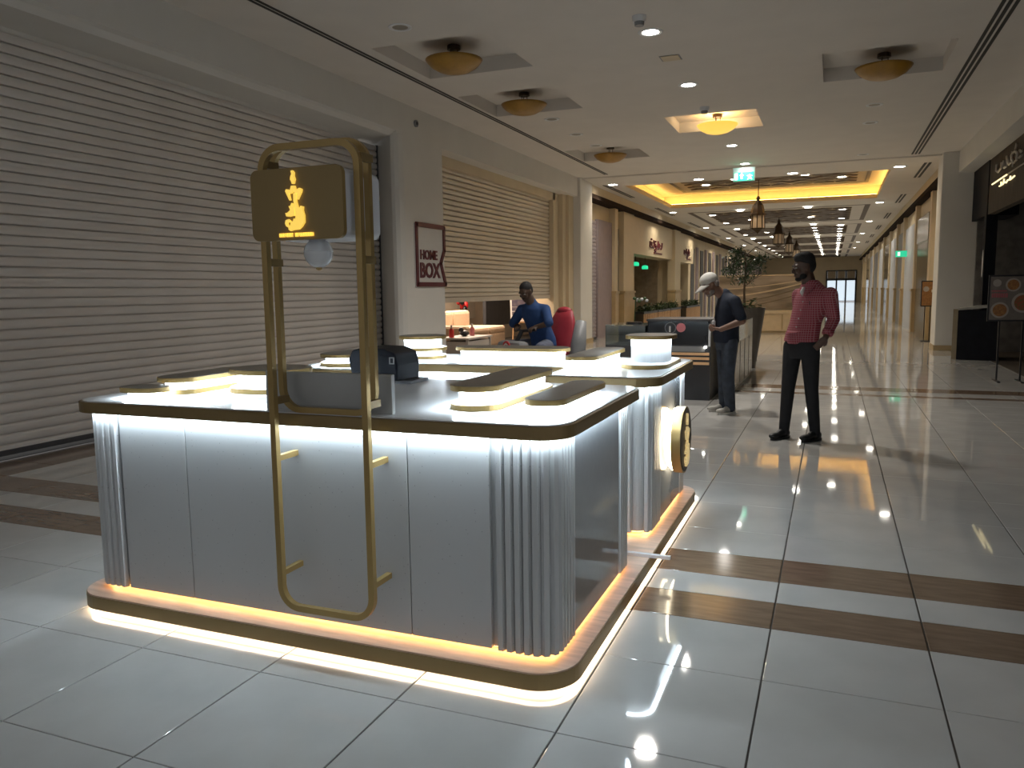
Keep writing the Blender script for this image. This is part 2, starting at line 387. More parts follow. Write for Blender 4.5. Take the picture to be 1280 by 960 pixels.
def lattice(x0, x1, y0, y1, z, solid):
    nx = int((x1-x0)/.62); ny = int((y1-y0)/.62); mb = MB()
    for i in range(nx):
        for j in range(ny):
            for s in (0, 1):
                cx = x0+(i+.5+.5*s)*(x1-x0)/nx; cy = y0+(j+.5+.5*s)*(y1-y0)/ny
                if cx > x1-.2 or cy > y1-.2: continue
                if s and (i+j) % 3 == 0: continue
                if solid:
                    o = bpy.data.objects.new('lattice_diamond', dia); COL.objects.link(o); o.location = (cx, cy, z); o.parent = ceil2
                else: mb.add([(cx+v.co.x*1.05, cy+v.co.y*1.05, z+v.co.z) for v in dia.vertices], [tuple(p.vertices) for p in dia.polygons])
    if not solid: tag(mb.build('lattice_field', 'lattice', ceil2), kind='stuff')
lattice(LX0+.35, LX1-.35, 22.95, 28.2, CZ+.415, True)
for k in range(6):
    y0 = 31.4+k*9.3; y1 = y0+7.2; z = CZ-.034
    MB().band([(-5.3, y0), (1.15, y0), (1.15, y1), (-5.3, y1)], [(-5.12, y0+.22), (.97, y0+.22), (.97, y1-.22), (-5.12, y1-.22)], z, z).build('panel_frame', 'lattice', ceil2)
    MB().add([(-4.7, y0+.6, z), (.55, y0+.6, z), (.55, y1-.6, z), (-4.7, y1-.6, z)], [(0, 3, 2, 1)]).build('panel_field', 'lattice_bg', ceil2)
    lattice(-4.7, .55, y0+.6, y1-.6, z-.002, False)
# air slots
def slot(x, y0, y1, w, n, z=CZ, par=None):
    for k in range(n):
        xx = x+(k-(n-1)/2)*w*1.7
        box(xx-w/2, xx+w/2, y0, y1, z-.006, z+.002).build('air_slot', 'slot', par or ceil)
slot(-5.47, -5, 20.2, .035, 2); slot(1.62, -5, 20.3, .04, 3)
for k in range(6):
    slot(2.0, 21.6+k*7, 24.4+k*7, .06, 2, CZ-.03, ceil2); slot(-6.0, 22.0+k*7, 25.4+k*7, .05, 2, CZ-.03, ceil2)

# ---- left side: shutter bays, bulkhead, pillars
BX = -6.3
struct('trim_1', MB().prismy([(BX, CZ), (-7.2, CZ), (-7.2, 3.86), (-7.0, 3.86), (-6.95, 3.88), (-6.42, 3.88), (-6.36, 3.93), (BX, 3.95)], -6, 11.0), 'wallpaint', 'grey plaster bulkhead running above the wide shutter', 'bulkhead')
struct('trim_2', MB().prismy([(BX, CZ), (-7.2, CZ), (-7.2, 3.92), (BX, 3.92)], 11.0, 20.5), 'wallpaint', 'grey plaster bulkhead above the half raised shutter', 'bulkhead')
jam = [(-7.3, 11.7), (-7.06, 11.68), (-6.50, 11.10), (-6.44, 11.05), (-6.38, 11.05), (-6.33, 11.10), (BX, 11.2), (BX, 12.54), (-7.3, 12.54)]
wl = struct('wall_left', MB().prism(jam, 0, 3.92), 'wallpaint', 'plaster pier between the two shutters with rounded jamb', 'wall')
struct('trim_14', MB().prism([(-6.72, 12.54), (-6.62, 12.54), (-6.62, 19.5), (-6.72, 19.5)], 3.74, 3.93), 'wallcream', 'cream header strip over the half raised shutter', 'trim')
mb = MB().box(-7.2, -6.62, 19.35, 19.75, 0, 3.93).box(-7.2, -6.5, 19.75, 20.0, 0, 3.93).box(-7.2, -6.42, 20.0, 20.4, 0, 3.93)
struct('trim_3', mb, 'wallcream', 'stepped cream jamb beside the half raised shutter', 'trim')
mb = MB().box(-7.2, -6.22, 20.4, 21.5, 0, CZ)
cl = struct('trim_4', mb, 'wallpaint', 'square column at the corner of the corridor', 'column', bevel=.02)
box(-7.2, -6.2, 20.38, 21.52, 0, .14).build('baseboard', 'walltan', cl)
# slatted roller shutters: every slat a part
def shutter(name, label, m, x, y0, y1, z0, z1, pitch, bulge):
    t = thing(name, label, 'shutter', (x, (y0+y1)/2, z0)); n = round((z1-z0)/pitch); h = (z1-z0)/n
    pr = [(-.02, 0), (0, .004), (bulge*.7, h*.22), (bulge, h*.5), (bulge*.7, h*.8), (0, h-.010), (-.012, h-.004), (-.02, h)]
    me = None
    for k in range(n):
        if me is None:
            o = MB().prismy([(a, b) for a, b in pr], -(y1-y0)/2, (y1-y0)/2).build('slat', m, t, local=True, smooth='auto'); me = o.data
        else: o = bpy.data.objects.new('slat', me); COL.objects.link(o); o.parent = t
        o.location = (0, 0, k*h)
    box(x-.03, x+.035, y0, y1, z0-.09 if z0 > .5 else z0, z0+.004 if z0 > .5 else z0+.05).build('bottom_bar', 'darkgrey' if z0 < .5 else m, t)
    return t
s1 = shutter('roller_shutter', 'wide closed grey roller shutter behind the white kiosk', 'shutter', -7.05, -4.5, 11.66, .03, 3.88, .0963, .014)
box(-7.12, -7.02, 11.62, 11.70, 0, 3.88).build('guide_rail', 'darkgrey', s1)
shutter('roller_shutter', 'half raised beige roller shutter over the lit furniture shop', 'shutter_b', -6.75, 12.5, 19.4, 1.36, 3.78, .098, .024)
# shop behind the raised shutter
sw = struct('wall_back', MB().box(-13.0, -12.9, 11.7, 26, 0, 3).box(-13, -7.2, 25.9, 26, 0, 3).box(-13, -7.2, 11.6, 11.7, 0, 3).box(-13, -7.0, 11.6, 26, 3.0, 3.05).box(-7.2, -7.1, 19.4, 26, 0, 3), 'storewall', 'warm cream inner walls of the furniture shop', 'wall')
struct('wall_inner', MB().box(-9.7, -9.6, 21.8, 25.9, .42, 3), 'darkgrey', 'dark partition inside the furniture shop', 'wall')
struct('baseboard_inner', MB().box(-9.72, -9.58, 21.8, 25.9, 0, .42), 'storewall', 'pale low plinth under the dark shop partition', 'trim')
shop_l = bpy.data.lights.new('shop_ceiling_lamp', 'AREA'); shop_l.energy = 420; shop_l.color = (1, .80, .62); shop_l.size = 3.2
o = bpy.data.objects.new('shop_ceiling_lamp', shop_l); COL.objects.link(o); o.location = (-9.3, 18.5, 2.93)
# ---- corridor, left side
wf = struct('wall_left_far', MB().box(-7.2, -6.62, 21.5, 27.4, 0, CZ).box(-7.2, -6.5, 27.4, 35.2, 2.72, CZ).box(-7.2, -6.5, 35.2, 36.2, 0, CZ).box(-7.2, -6.5, 36.2, 40.5, 2.68, CZ).box(-7.2, -6.75, 40.5, 85, 0, CZ), 'wallcream', 'cream shop fronts along the left side of the corridor', 'wall')
struct('trim_5', MB().box(-6.62, -6.24, 21.5, 85, 4.0, 4.12), 'darkline', 'dark cornice strip along the left corridor wall', 'trim')
struct('trim_6', MB().box(-6.75, -6.3, 21.5, 85, 4.12, CZ-.03), 'wallcream', 'cream fascia above the left dark cornice', 'trim')
shutter('roller_shutter', 'tall lilac grey roller shutter beside the square column', 'shutter_c', -6.58, 21.55, 23.1, .02, 3.5, .11, .012)
struct('trim_7', MB().box(-6.62, -6.52, 23.15, 24.9, 0, 3.55), 'purple_dim', 'plain mauve wall panel beside the tall lilac shutter', 'panel')
p = thing('wall_poster', 'narrow dark poster panel between two cream pilasters', 'poster', (-6.6, 25.5, 1.0))
box(-6.64, -6.58, 25.15, 25.85, .9, 3.45).build('poster_panel', 'darkgrey', p)
MB().ell((-6.57, 25.5, 3.0), (.02, .22, .32)).build('portrait', 'signwhite', p, smooth=True)
PIL = [24.9, 25.9, 26.7]
def pilaster(side, y0, y1, xw, xf, label, top=CZ-.4, wain=1.35):
    t = thing('pilaster', label, 'pilaster', (xf, (y0+y1)/2, 0), kind='structure')
    a, b = sorted((xw, xf)); d = .03*(1 if xf > xw else -1)
    box(a, b, y0, y1, 0, top).build('shaft', 'wallcream', t)
    a2, b2 = sorted((xw, xf+d)); box(a2, b2, y0-.02, y1+.02, 0, wain).build('wainscot', 'walltan', t)
    a2, b2 = sorted((xw, xf+2*d)); box(a2, b2, y0-.05, y1+.05, wain, wain+.07).build('cap_rail', 'walltan', t)
pilaster('l', 24.75, 25.12, -6.7, -6.42, 'slim cream pilaster on the near side of the dark poster')
pilaster('l', 25.9, 27.35, -6.7, -6.42, 'broad cream pilaster before the planter fronted cafe')
pilaster('l', 34.9, 36.2, -6.7, -6.38, 'cream pilaster between the two cafe openings')
# far shop bays: dark grey panes between slim piers
for k in range(14):
    y0 = 40.7+k*3.1
    box(-6.76, -6.72, y0+.5, y0+1.5, 0, 3.5).build('dark_pane', 'darkgrey', wf); box(-6.76, -6.66, y0+2.0, y0+2.5, 0, 3.6).build('pier', 'purple_dim', wf)
# cafe interiors (dim rooms)
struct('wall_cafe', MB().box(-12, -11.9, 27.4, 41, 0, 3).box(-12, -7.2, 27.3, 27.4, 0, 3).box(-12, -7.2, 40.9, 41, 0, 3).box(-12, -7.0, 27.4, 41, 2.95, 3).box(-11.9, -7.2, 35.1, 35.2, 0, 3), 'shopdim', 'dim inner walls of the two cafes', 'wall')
struct('trim_8', MB().box(-8.3, -8.2, 31.5, 35.1, 0, 2.9), 'wallcream', 'cream return wall inside the first cafe', 'wall')
# ---- right side
struct('trim_9', MB().box(2.5, 3.4, -6, 20.35, 3.93, CZ), 'wallpaint', 'grey plaster bulkhead along the right side of the hall', 'bulkhead')
rp = struct('wall_right', MB().box(2.18, 3.4, 20.35, 21.2, 0, CZ), 'wallpaint', 'grey plaster pier at the mouth of the corridor', 'wall', bevel=.015)
box(2.16, 3.4, 20.33, 21.22, 0, .12).build('baseboard', 'walltan', rp)
struct('wall_shop', MB().box(2.82, 2.95, 4, 18.5, 2.86, 3.95), 'darkwood', 'dark timber sign band over the unlit restaurant', 'wall')
struct('trim_10', MB().box(2.80, 3.0, 18.5, 18.75, 0, 3.95).box(2.8, 3.4, 18.75, 20.35, 2.86, 3.95), 'printer_black', 'dark frame at the corner of the unlit restaurant', 'trim')
struct('wall_shop_inner', MB().box(7.9, 8, 4, 20.3, 0, 3.95).box(2.9, 8, 20.2, 20.3, 0, 3.95).box(2.9, 8, 4, 4.1, 0, 3.95).box(2.9, 8, 4, 20.3, 3.7, 3.8), 'darkroom', 'grey inner walls of the unlit restaurant', 'wall')  # all walls in the same mottled grey
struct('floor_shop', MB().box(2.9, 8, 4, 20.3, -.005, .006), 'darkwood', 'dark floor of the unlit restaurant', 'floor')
wr = struct('wall_right_far', MB().box(2.72, 3.4, 21.2, 85, 0, CZ), 'wallcream', 'cream shop fronts along the right side of the corridor', 'wall')
struct('trim_11', MB().box(2.28, 2.75, 21.2, 85, 3.98, 4.09), 'darkline', 'dark cornice strip along the right corridor wall', 'trim')
struct('trim_12', MB().box(2.34, 2.75, 21.2, 85, 4.09, CZ-.03), 'wallcream', 'cream fascia above the right dark cornice', 'trim')
struct('trim_13', MB().box(2.5, 2.75, 21.2, 85, 3.55, 3.98), 'wallcream', 'cream shop header below the right cornice', 'trim')
for y0 in (22.3, 24.2, 28.5, 33.2, 36.6, 41.2, 46, 51, 57, 63, 70, 77):
    pilaster('r', y0, y0+.42, 2.75, 2.38, 'cream pilaster in the row along the right corridor wall', 3.98, 1.3)
for k, (ya, yb) in enumerate(((25.0, 28.2), (29.2, 32.8), (33.9, 36.3), (37.4, 40.8), (42, 45.6), (47, 50.6), (52, 56.5), (58, 62.5), (64, 69))):
    box(2.42, 2.73, ya, yb, 0, 3.5).build('shop_pane', ['case_beige', 'shop_blue', 'midgrey', 'shop_blue'][k % 4], wr)
box(2.40, 2.74, 25.0, 28.2, 2.75, 3.5).build('sign_board', 'case_beige', wr)
# ---- far end: glazed doors
we = struct('wall_end', MB().box(-7.2, 3.4, 84.6, 84.8, 3.0, CZ).box(-7.2, -.6, 84.6, 84.8, 0, 3.0).box(2.05, 3.4, 84.6, 84.8, 0, 3.0), 'wallcream', 'end wall of the corridor around the glazed entrance', 'wall')
d1 = thing('door_1', 'bright glazed entrance doors at the far end of the corridor', 'door', (.6, 84.6, 0), kind='structure')
for x0, x1 in ((-.6, .3), (.3, 1.15), (1.15, 2.05)):
    box(x0+.08, x1-.08, 84.55, 84.6, .12, 2.05).build('pane', 'glass_day', d1); box(x0+.08, x1-.08, 84.55, 84.6, 2.25, 2.95).build('pane', 'lattice_bg', d1)
mb = MB().box(-.67, 2.12, 84.45, 84.62, 2.05, 2.25).box(-.67, 2.12, 84.45, 84.62, 2.95, 3.05)
for x in (-.6, .3, 1.15, 2.05): mb.box(x-.07, x+.07, 84.45, 84.62, 0, 3.0)
mb.build('door_frame', 'black', d1)

# ---- ceiling fittings
def bowl(x, y_, lit, label):
    t = thing('bowl_lamp', label, 'lamp', (x, y_, CZ-.16), 'amber glass bowl lamps in the ceiling recesses')
    pr = [(.0, 0), (.10, .005), (.20, .03), (.29, .08), (.345, .135), (.365, .165), (.355, .165), (.33, .13), (.27, .07), (.18, .03), (.0, .012)]
    MB().lathe(pr, (x, y_, CZ-.16), 28).build('bowl', 'bowl_on' if lit else 'bowl_off', t, smooth=True)
    for a in (0, 2.1, 4.2): MB().tube([(x+.05*cos(a), y_+.05*sin(a), CZ-.15), (x+.05*cos(a), y_+.05*sin(a), CZ+.15)], .006, 6).build('rod', 'bronze', t)
    MB().lathe([(.0, .13), (.085, .13), (.085, .18), (.06, .192), (0, .192)], (x, y_, CZ), 16).build('canopy', 'bronze', t)
    if lit:
        l = bpy.data.lights.new('bowl_bulb', 'POINT'); l.energy = 13; l.color = (1, .78, .5); l.shadow_soft_size = .1
        o = bpy.data.objects.new('bowl_bulb', l); COL.objects.link(o); o.location = (0, 0, .17); o.parent = t
bowl(-4.57, 9.5, 0, 'unlit amber bowl lamp in the recess above the sign frame')
bowl(-4.63, 12.15, 0, 'unlit amber bowl lamp in the second recess along the left air slot')
bowl(-4.62, 17.4, 0, 'unlit amber bowl lamp in the last recess along the left air slot')
bowl(.54, 12.2, 0, 'unlit amber bowl lamp in the recess beside the triple air slot')
bowl(-2.03, 15.1, 1, 'glowing amber bowl lamp in the brightly lit recess')
def down_mesh(lens, r=.12):
    mb = MB().lathe([(r*.80, -.004), (r, -.010), (r*1.18, -.008), (r*1.22, 0), (r*.80, .002)], n=18, cap=False)
    mb.add([(r*.82*cos(2*pi*i/16), r*.82*sin(2*pi*i/16), -.003) for i in range(16)], [tuple(range(16))[::-1]], 1)
    o = mb.build('downlight', ['white_plastic', lens], None); return o
d_on = down_mesh('lens'); d_off = down_mesh('lens_off', .11); d_far = down_mesh('lens', .15)
def put(proto, x, y_, z, label, cat, group, first=[]):
    o = proto if proto not in first else copy_tree(proto); first.append(proto)
    o.location = (x, y_, z); tag(o, label, cat, group); return o
for y_ in (9.42, 12.0, 17.36, 20.0):
    put(d_on, -2.03, y_, CZ, {9.42: 'lit round downlight next to the smoke detector before the ceiling hatch', 12.0: 'lit round downlight beyond the small square ceiling hatch', 17.36: 'lit round downlight just beyond the glowing bowl lamp', 20.0: 'lit round downlight directly above the green exit sign'}[y_], 'downlight', 'lit downlights of the near hall')
    lamp('downlight_beam', (-2.03, y_, CZ-.03), DOWN_W if y_ < 19 else 50)
for x, y_ in ((-4.55, 8.1), (-4.58, 13.35), (-4.6, 14.82), (-4.58, 16.12), (.53, 14.57), (.53, 16.1), (.53, 19.83)):
    put(d_off, x, y_, CZ, ('unlit round ceiling fitting beside the recess above the sign frame' if y_ < 9 else 'unlit round ceiling fitting between two bowl lamps along the double air slot' if x < 0 else 'unlit round ceiling fitting in the row beside the triple air slot'), 'downlight', 'unlit ceiling fittings')
for i, y_ in enumerate((8.84, 13.55)):
    t = thing('smoke_detector', ['round smoke detector near the first lit downlight', 'round smoke detector near the glowing bowl lamp'][i], 'detector', (-2.03, y_, CZ-.08))
    MB().lathe([(.0, -.01), (.05, -.01), (.055, .03), (.0, .03)], (-2.03, y_, CZ-.09), 14).build('sensor_head', 'midgrey', t); MB().lathe([(.07, -.06), (.08, 0), (0, 0)], (-2.03, y_, CZ), 14).build('base', 'white_plastic', t)
t = thing('access_panel', 'small square hatch in the ceiling between two lit downlights', 'panel', (-2.01, 10.53, CZ))
box(-2.12, -1.9, 10.42, 10.64, CZ-.012, CZ+.002).build('hatch', 'wallcream', t); MB().band([(-2.14, 10.4), (-1.88, 10.4), (-1.88, 10.66), (-2.14, 10.66)], [(-2.12, 10.42), (-1.9, 10.42), (-1.9, 10.64), (-2.12, 10.64)], CZ-.004, CZ-.004).build('frame', 'midgrey', t)
FZ = CZ-.03
def fdown(x, y_, z=FZ, w=0):
    lb, gr = ('lit round downlight up inside the gilded cove', 'cove downlights') if z > CZ else ('lit round downlight along the cafe side edge of the corridor ceiling', 'cafe side downlights') if x < -5 else ('lit round downlight along the pilaster side edge of the corridor ceiling', 'pilaster side downlights') if x > 1 else ('lit round downlight before the gilded cove', 'downlights before the cove') if y_ < 23 else ('lit round downlight among the dark lattice panels', 'lattice panel downlights')
    put(d_far, x, y_, z, lb, 'downlight', gr)
    if w: lamp('corridor_beam', (x, y_, z-.03), w, (1, .86, .66))
for y_ in (22.0, 31.0, 39.6, 48.5, 57.5, 66): fdown(-5.77, y_, w=130); fdown(1.42, y_, w=130)
fdown(-3.42, 22.0, w=130); fdown(-1.05, 22.0, w=130)
for x in (-3.9, -2.9, -.87, .15): fdown(x, 26.6 if x in (-3.9, .15) else 25.6, CZ+.38, 35)
for k in range(12):
    y_ = 31.2+k*4.3
    for x in (-4.5, -3.3, -.93, .24): fdown(x, y_+(1.4 if x in (-4.5, .24) else 0), FZ-.035, 140 if k % 2 == 0 else 0)
for k in range(9):
    fdown(.24, 43.35+k*4.3, FZ-.035); fdown(-.93, 41.95+k*4.3, FZ-.035)
# exit sign
t = thing('exit_sign', 'green emergency exit sign hanging below the lit downlight', 'sign', (-2.06, 20.2, 4.120))
box(-2.32, -1.82, 20.18, 20.24, 4.020, 4.340).build('sign_body', 'exit_pale', t)
box(-2.30, -1.84, 20.165, 20.182, 4.030, 4.230).build('green_field', 'exit_green', t)
box(-2.29, -2.21, 20.158, 20.166, 4.050, 4.210).build('door_mark', 'exit_white', t)
MB().prismy([(-2.14, 4.070), (-2.10, 4.070), (-2.10, 4.150), (-2.07, 4.150), (-2.12, 4.210), (-2.17, 4.150), (-2.14, 4.150)], 20.158, 20.166).build('arrow_mark', 'exit_white', t)
mb = MB().tube([(-1.98, 20.16, 4.050), (-1.95, 20.16, 4.100), (-1.93, 20.16, 4.160)], .012, 6).tube([(-1.88, 20.16, 4.050), (-1.91, 20.16, 4.100), (-1.93, 20.16, 4.140)], .012, 6).tube([(-1.99, 20.16, 4.130), (-1.93, 20.16, 4.160), (-1.87, 20.16, 4.130)], .010, 6).ell((-1.925, 20.16, 4.075), (.018, .006, .018))
mb.build('running_figure', 'exit_white', t)
MB().tube([(-2.07, 20.2, 4.340), (-2.07, 20.2, CZ)], .008, 6).build('hanger', 'midgrey', t)
# lanterns in the corridor
def lantern(x, y_, zb, s, label, top=CZ-.03):
    t = thing('pendant_lantern', label, 'lantern', (x, y_, zb), 'bronze lanterns hanging along the corridor')
    MB().lathe([(0, -.12), (.03, -.08), (.16, 0), (.24, .03), (.24, .07), (.0, .07)], (0, 0, 0), 8).build('base', 'bronze', t, local=True)
    for i in range(8):
        a = 2*pi*(i+.5)/8; a0, a1 = a-.36, a+.36
        MB().add([(.215*cos(a0), .215*sin(a0), .07), (.215*cos(a1), .215*sin(a1), .07), (.20*cos(a1), .20*sin(a1), .47), (.20*cos(a0), .20*sin(a0), .47), (.19*cos(a0), .19*sin(a0), .07), (.19*cos(a1), .19*sin(a1), .07), (.18*cos(a1), .18*sin(a1), .47), (.18*cos(a0), .18*sin(a0), .47)], [(0, 1, 2, 3), (7, 6, 5, 4), (0, 4, 5, 1), (2, 6, 7, 3)]).build('pane', 'lantern_glass', t, local=True)
        b = 2*pi*i/8; MB().tube([(.225*cos(b), .225*sin(b), .07), (.212*cos(b), .212*sin(b), .47)], .018, 5).build('rib', 'bronze', t, local=True)
    MB().lathe([(.26, .47), (.26, .52), (.22, .56), (.20, .68), (.17, .80), (.08, .92), (.05, .98), (.07, 1.02), (.03, 1.1), (0, 1.1)], (0, 0, 0), 8).build('crown', 'bronze', t, local=True)
    MB().tube([(0, 0, 1.1), (0, 0, (top-zb)/s)], .014, 6).build('rod', 'bronze', t, local=True)
    t.scale = (s, s, s); return t
lantern(-2.24, 26.2, 3.25, .95, 'first bronze lantern hanging below the gilded cove', CZ+.42)
lantern(-2.15, 35.0, 3.2, .95, 'second bronze lantern hanging behind the first one')
lantern(-2.15, 43.5, 3.2, .95, 'third bronze lantern further along the corridor')
lantern(-2.15, 52, 3.25, .95, 'last bronze lantern deep in the corridor')
# ================================================================== KIOSK
KX0, KX1 = -3.27, -.85
def C1(d=0): return rrect(KX0-d, KX1+d, 2.59-d, 3.87+d, .14+d, 10)
def C2(d=0):
    cv = lambda r: max(.006, r+d)
    return fillet([(KX0-d, 4.2-d), (-2.55+d, 4.2-d), (-2.55+d, 4.68-d), (-1.52-d, 4.68-d), (-1.52-d, 4.2-d), (KX1+d, 4.2-d), (KX1+d, 5.48+d), (KX0-d, 5.48+d)], [cv(.15), cv(.07), .05-d, .05-d, cv(.07), cv(.15), cv(.15), cv(.15)], 8)
# plinth
PO = rrect(-3.29, -.832, 2.555, 5.545, .17, 10)
t = thing('kiosk_plinth', 'low gold edged timber plinth lit from below under the white kiosk', 'plinth', (-2.06, 4.05, 0))
MB().prism(offset(PO, -.07), 0, .034).build('base', 'darkgrey', t)
MB().prism(PO, .034, .094).build('gold_edge', 'gold_dk', t)
MB().prism(offset(PO, -.004), .094, .100).build('timber_top', 'wood', t)
MB().band(offset(PO, -.045), offset(PO, -.015), .0325, .0325).build('led_strip', 'led_floor', t)
# fluted corners: slats set along the outline
def along(poly, step):
    out = []; N = len(poly); acc = 0.0; nxt = step/2
    for i in range(N):
        a = Vector(poly[i]); b = Vector(poly[(i+1) % N]); L = (b-a).length
        if L < 1e-6: continue
        d = (b-a)/L
        while nxt <= acc+L: out.append((a+d*(nxt-acc), d)); nxt += step
        acc += L
    return out
def flute_mesh(z0, z1, w):
    a, b, h = w*.5, w*.28, .016
    mb = MB().prism([(-a, .004), (-a, 0), (-b, -h), (b, -h), (a, 0), (a, .004)], z0, z1)
    o = mb.build('flute', 'corian', None); me = o.data; bpy.data.objects.remove(o); return me
FM = flute_mesh(.122, .949, .0345)
def counter(name, label, outline, parts, pred):
    xs_ = [p[0] for p in outline()]; ys_ = [p[1] for p in outline()]
    t = thing(name, label, 'counter', ((min(xs_)+max(xs_))/2, (min(ys_)+max(ys_))/2, .1))
    MB().prism(outline(-.082), .125, .95).build('body', 'corian', t)
    MB().prism(outline(-.12), .100, .126).build('recessed_base', 'wood', t)
    MB().prism(outline(), .95, 1.0).build('gold_edge', 'gold_dk', t, bevel=.004)
    MB().prism(outline(-.016), 1.0, 1.004).build('stone_top', 'stone_top', t)
    MB().band(outline(-.056), outline(-.034), .9485, .9485).build('led_strip', 'led_cool', t)
    MB().band(outline(-.110), outline(-.084), .1235, .1235).build('warm_led_strip', 'led_warm', t)
    for mb, nm in parts: mb.build(nm, 'gloss_panel' if nm == 'side_panel' else 'corian', t, bevel=.002)
    Q = outline(-.070)
    for p, d in along(Q, .0355):
        if pred(p.x, p.y):
            o = bpy.data.objects.new('flute', FM); COL.objects.link(o); o.parent = t
            o.location = Vector((p.x, p.y, 0))-t.location; o.rotation_euler.z = atan2(d.y, d.x)
    return t
FB, FT = .124, .949
def pbox(x0, x1, y0, y1): return box(x0, x1, y0, y1, FB, FT)
fp = [(pbox(-3.005, -2.622, 2.648, 2.672), 'front_panel'), (pbox(-2.618, -1.512, 2.648, 2.672), 'front_panel'), (pbox(-1.508, -1.165, 2.648, 2.672), 'front_panel'),
      (pbox(-.934, -.910, 2.90, 3.585), 'side_panel'), (pbox(-3.210, -3.186, 2.90, 3.585), 'side_panel'), (pbox(-3.0, -1.16, 3.788, 3.812), 'back_panel')]
counter('front_counter', 'white panelled kiosk counter with fluted corners carrying the gold sign frame', C1, fp,
        lambda x, y_: (x > -1.16 or x < -3.01) and (y_ < 2.895 or y_ > 3.59))
rp2 = [(pbox(-.934, -.910, 4.56, 5.20), 'side_panel'), (pbox(-3.21, -3.186, 4.56, 5.20), 'side_panel'), (pbox(-2.93, -1.2, 5.398, 5.422), 'back_panel'), (pbox(-2.634, -2.610, 4.35, 4.73), 'inner_panel'), (pbox(-1.46, -1.436, 4.35, 4.73), 'inner_panel'), (pbox(-2.6, -1.47, 4.738, 4.762), 'inner_panel')]
rc_ = counter('rear_counter', 'white U shaped kiosk counter behind the gap with the round gold emblem', C2, rp2,
        lambda x, y_: (x > -.94 or x < -3.18 or y_ < 4.27 or y_ > 5.40) and (x > -1.40 or x < -2.68) and (y_ < 4.555 or y_ > 5.205))
# display risers
def stadium(x0, x1, y0, y1): return rrect(x0, x1, y0, y1, min(x1-x0, y1-y0)/2-.002, 9)
Z0 = 1.004
def riser(label, x0, x1, y0, y1, h, mid=None, big=None, low=True, inset=.035):
    t = thing('display_riser', label, 'riser', ((x0+x1)/2, (y0+y1)/2, Z0), 'lit display risers on the kiosk counters')
    o = stadium(x0, x1, y0, y1)
    def slab(ol, z, nm, topm):
        MB().prism(ol, z-.024, z-.002).build(nm+'_edge', 'gold', t); MB().prism(offset(ol, -.006), z-.002, z).build(nm, topm, t)
    if low:
        slab(stadium(*(big or (x0, x1, y0, y1))), Z0+.024, 'lower_shelf', 'stone_top')
    MB().prism(offset(o, -inset), Z0, h-.022).build('body', 'acrylic', t)
    slab(o, h, 'top_shelf', 'riser_top')
    MB().band(offset(o, -inset+.003), offset(o, -.010), h-.0245, h-.0245).build('led_strip', 'led_riser', t)
    if mid: slab(offset(o, .004), mid, 'middle_shelf', 'stone_top'); MB().band(offset(o, -inset+.003), offset(o, -.008), mid-.0245, mid-.0245).build('led_strip', 'led_riser', t)
    return t
riser('long grey topped display riser beside the low one at the fluted corner', -1.45, -1.23, 2.83, 3.66, 1.105)
riser('lowest long grey topped riser next to the counter edge over the glossy side panel', -1.115, -.945, 2.83, 3.55, 1.062, low=False)
riser('small low riser at the corner of the front counter by the wide shutter', -3.10, -2.86, 2.705, 2.865, 1.058, low=False)
riser('oblong riser behind the small corner riser of the front counter', -3.08, -2.85, 2.89, 3.50, 1.085)
riser('wide drum shaped riser left of the gold sign frame', -2.78, -2.37, 3.02, 3.36, 1.118)
riser('oblong riser on the rear counter arm nearest the wide shutter', -3.16, -2.80, 4.30, 4.86, 1.085)
riser('two tier drum riser at the back corner behind the receipt printer', -2.92, -2.58, 4.93, 5.27, 1.168, mid=1.085)
riser('long bar shaped riser along the back of the rear counter', -2.42, -1.60, 4.87, 5.12, 1.102, low=False)
riser('long grey topped riser between the bar shaped riser and the tall drum', -1.50, -1.29, 4.50, 5.34, 1.085, low=False)
riser('tall drum riser standing on a broad lower shelf above the emblem', -1.205, -.90, 4.78, 5.16, 1.195, big=(-1.20, -.905, 4.64, 5.32))
# grey upstand behind the frame
t = thing('till_screen', 'plain grey upstand panel on the front counter behind the gold frame', 'panel', (-1.89, 2.69, 1.004))
box(-2.19, -1.585, 2.675, 2.70, 1.003, 1.160).build('panel', 'till_grey', t, bevel=.003)
for x in (-2.1, -1.68): box(x-.01, x+.01, 2.70, 2.80, 1.003, 1.03).build('foot', 'till_grey', t)
# gold sign stand
def loop(y_, x0, x1, z0, z1, r, tube, n=8):
    pl = rrect(x0, x1, z0, z1, r, n); return MB().tube([(x, y_, z) for x, z in pl], tube, 4, closed=True)
t = thing('sign_stand', 'tall double gold tube frame holding the illuminated box sign', 'sign', (-1.82, 2.6, .2))
loop(2.52, -2.03, -1.605, .225, 2.025, .085, .0175).build('front_frame', 'gold', t, smooth='auto')
loop(2.615, -2.055, -1.625, 1.015, 2.045, .085, .0165).build('rear_frame', 'gold', t, smooth='auto')
for x, x2 in ((-2.03, -2.045), (-1.605, -1.617)):
    for z in (1.06, 1.60, 1.97):
        box(x-.012, x+.012, 2.53, 2.605, z-.014, z+.014).build('spacer', 'gold_dk', t)
    for z in (.36, .83):
        box(x-.011, x+.011, 2.528, 2.65, z-.011, z+.011).build('standoff', 'gold', t)
bx0, bx1, bz0, bz1 = -2.005, -1.635, 1.680, 1.932
sb = MB().prismy(rrect(bx0, bx1, bz0, bz1, .035, 6), 2.475, 2.71).build('sign_box', 'box_white', t, smooth='auto')
MB().prismy(rrect(bx0-.03, bx1+.004, bz0-.004, bz1+.004, .03, 6), 2.455, 2.475).build('face_plate', 'plate', sb)
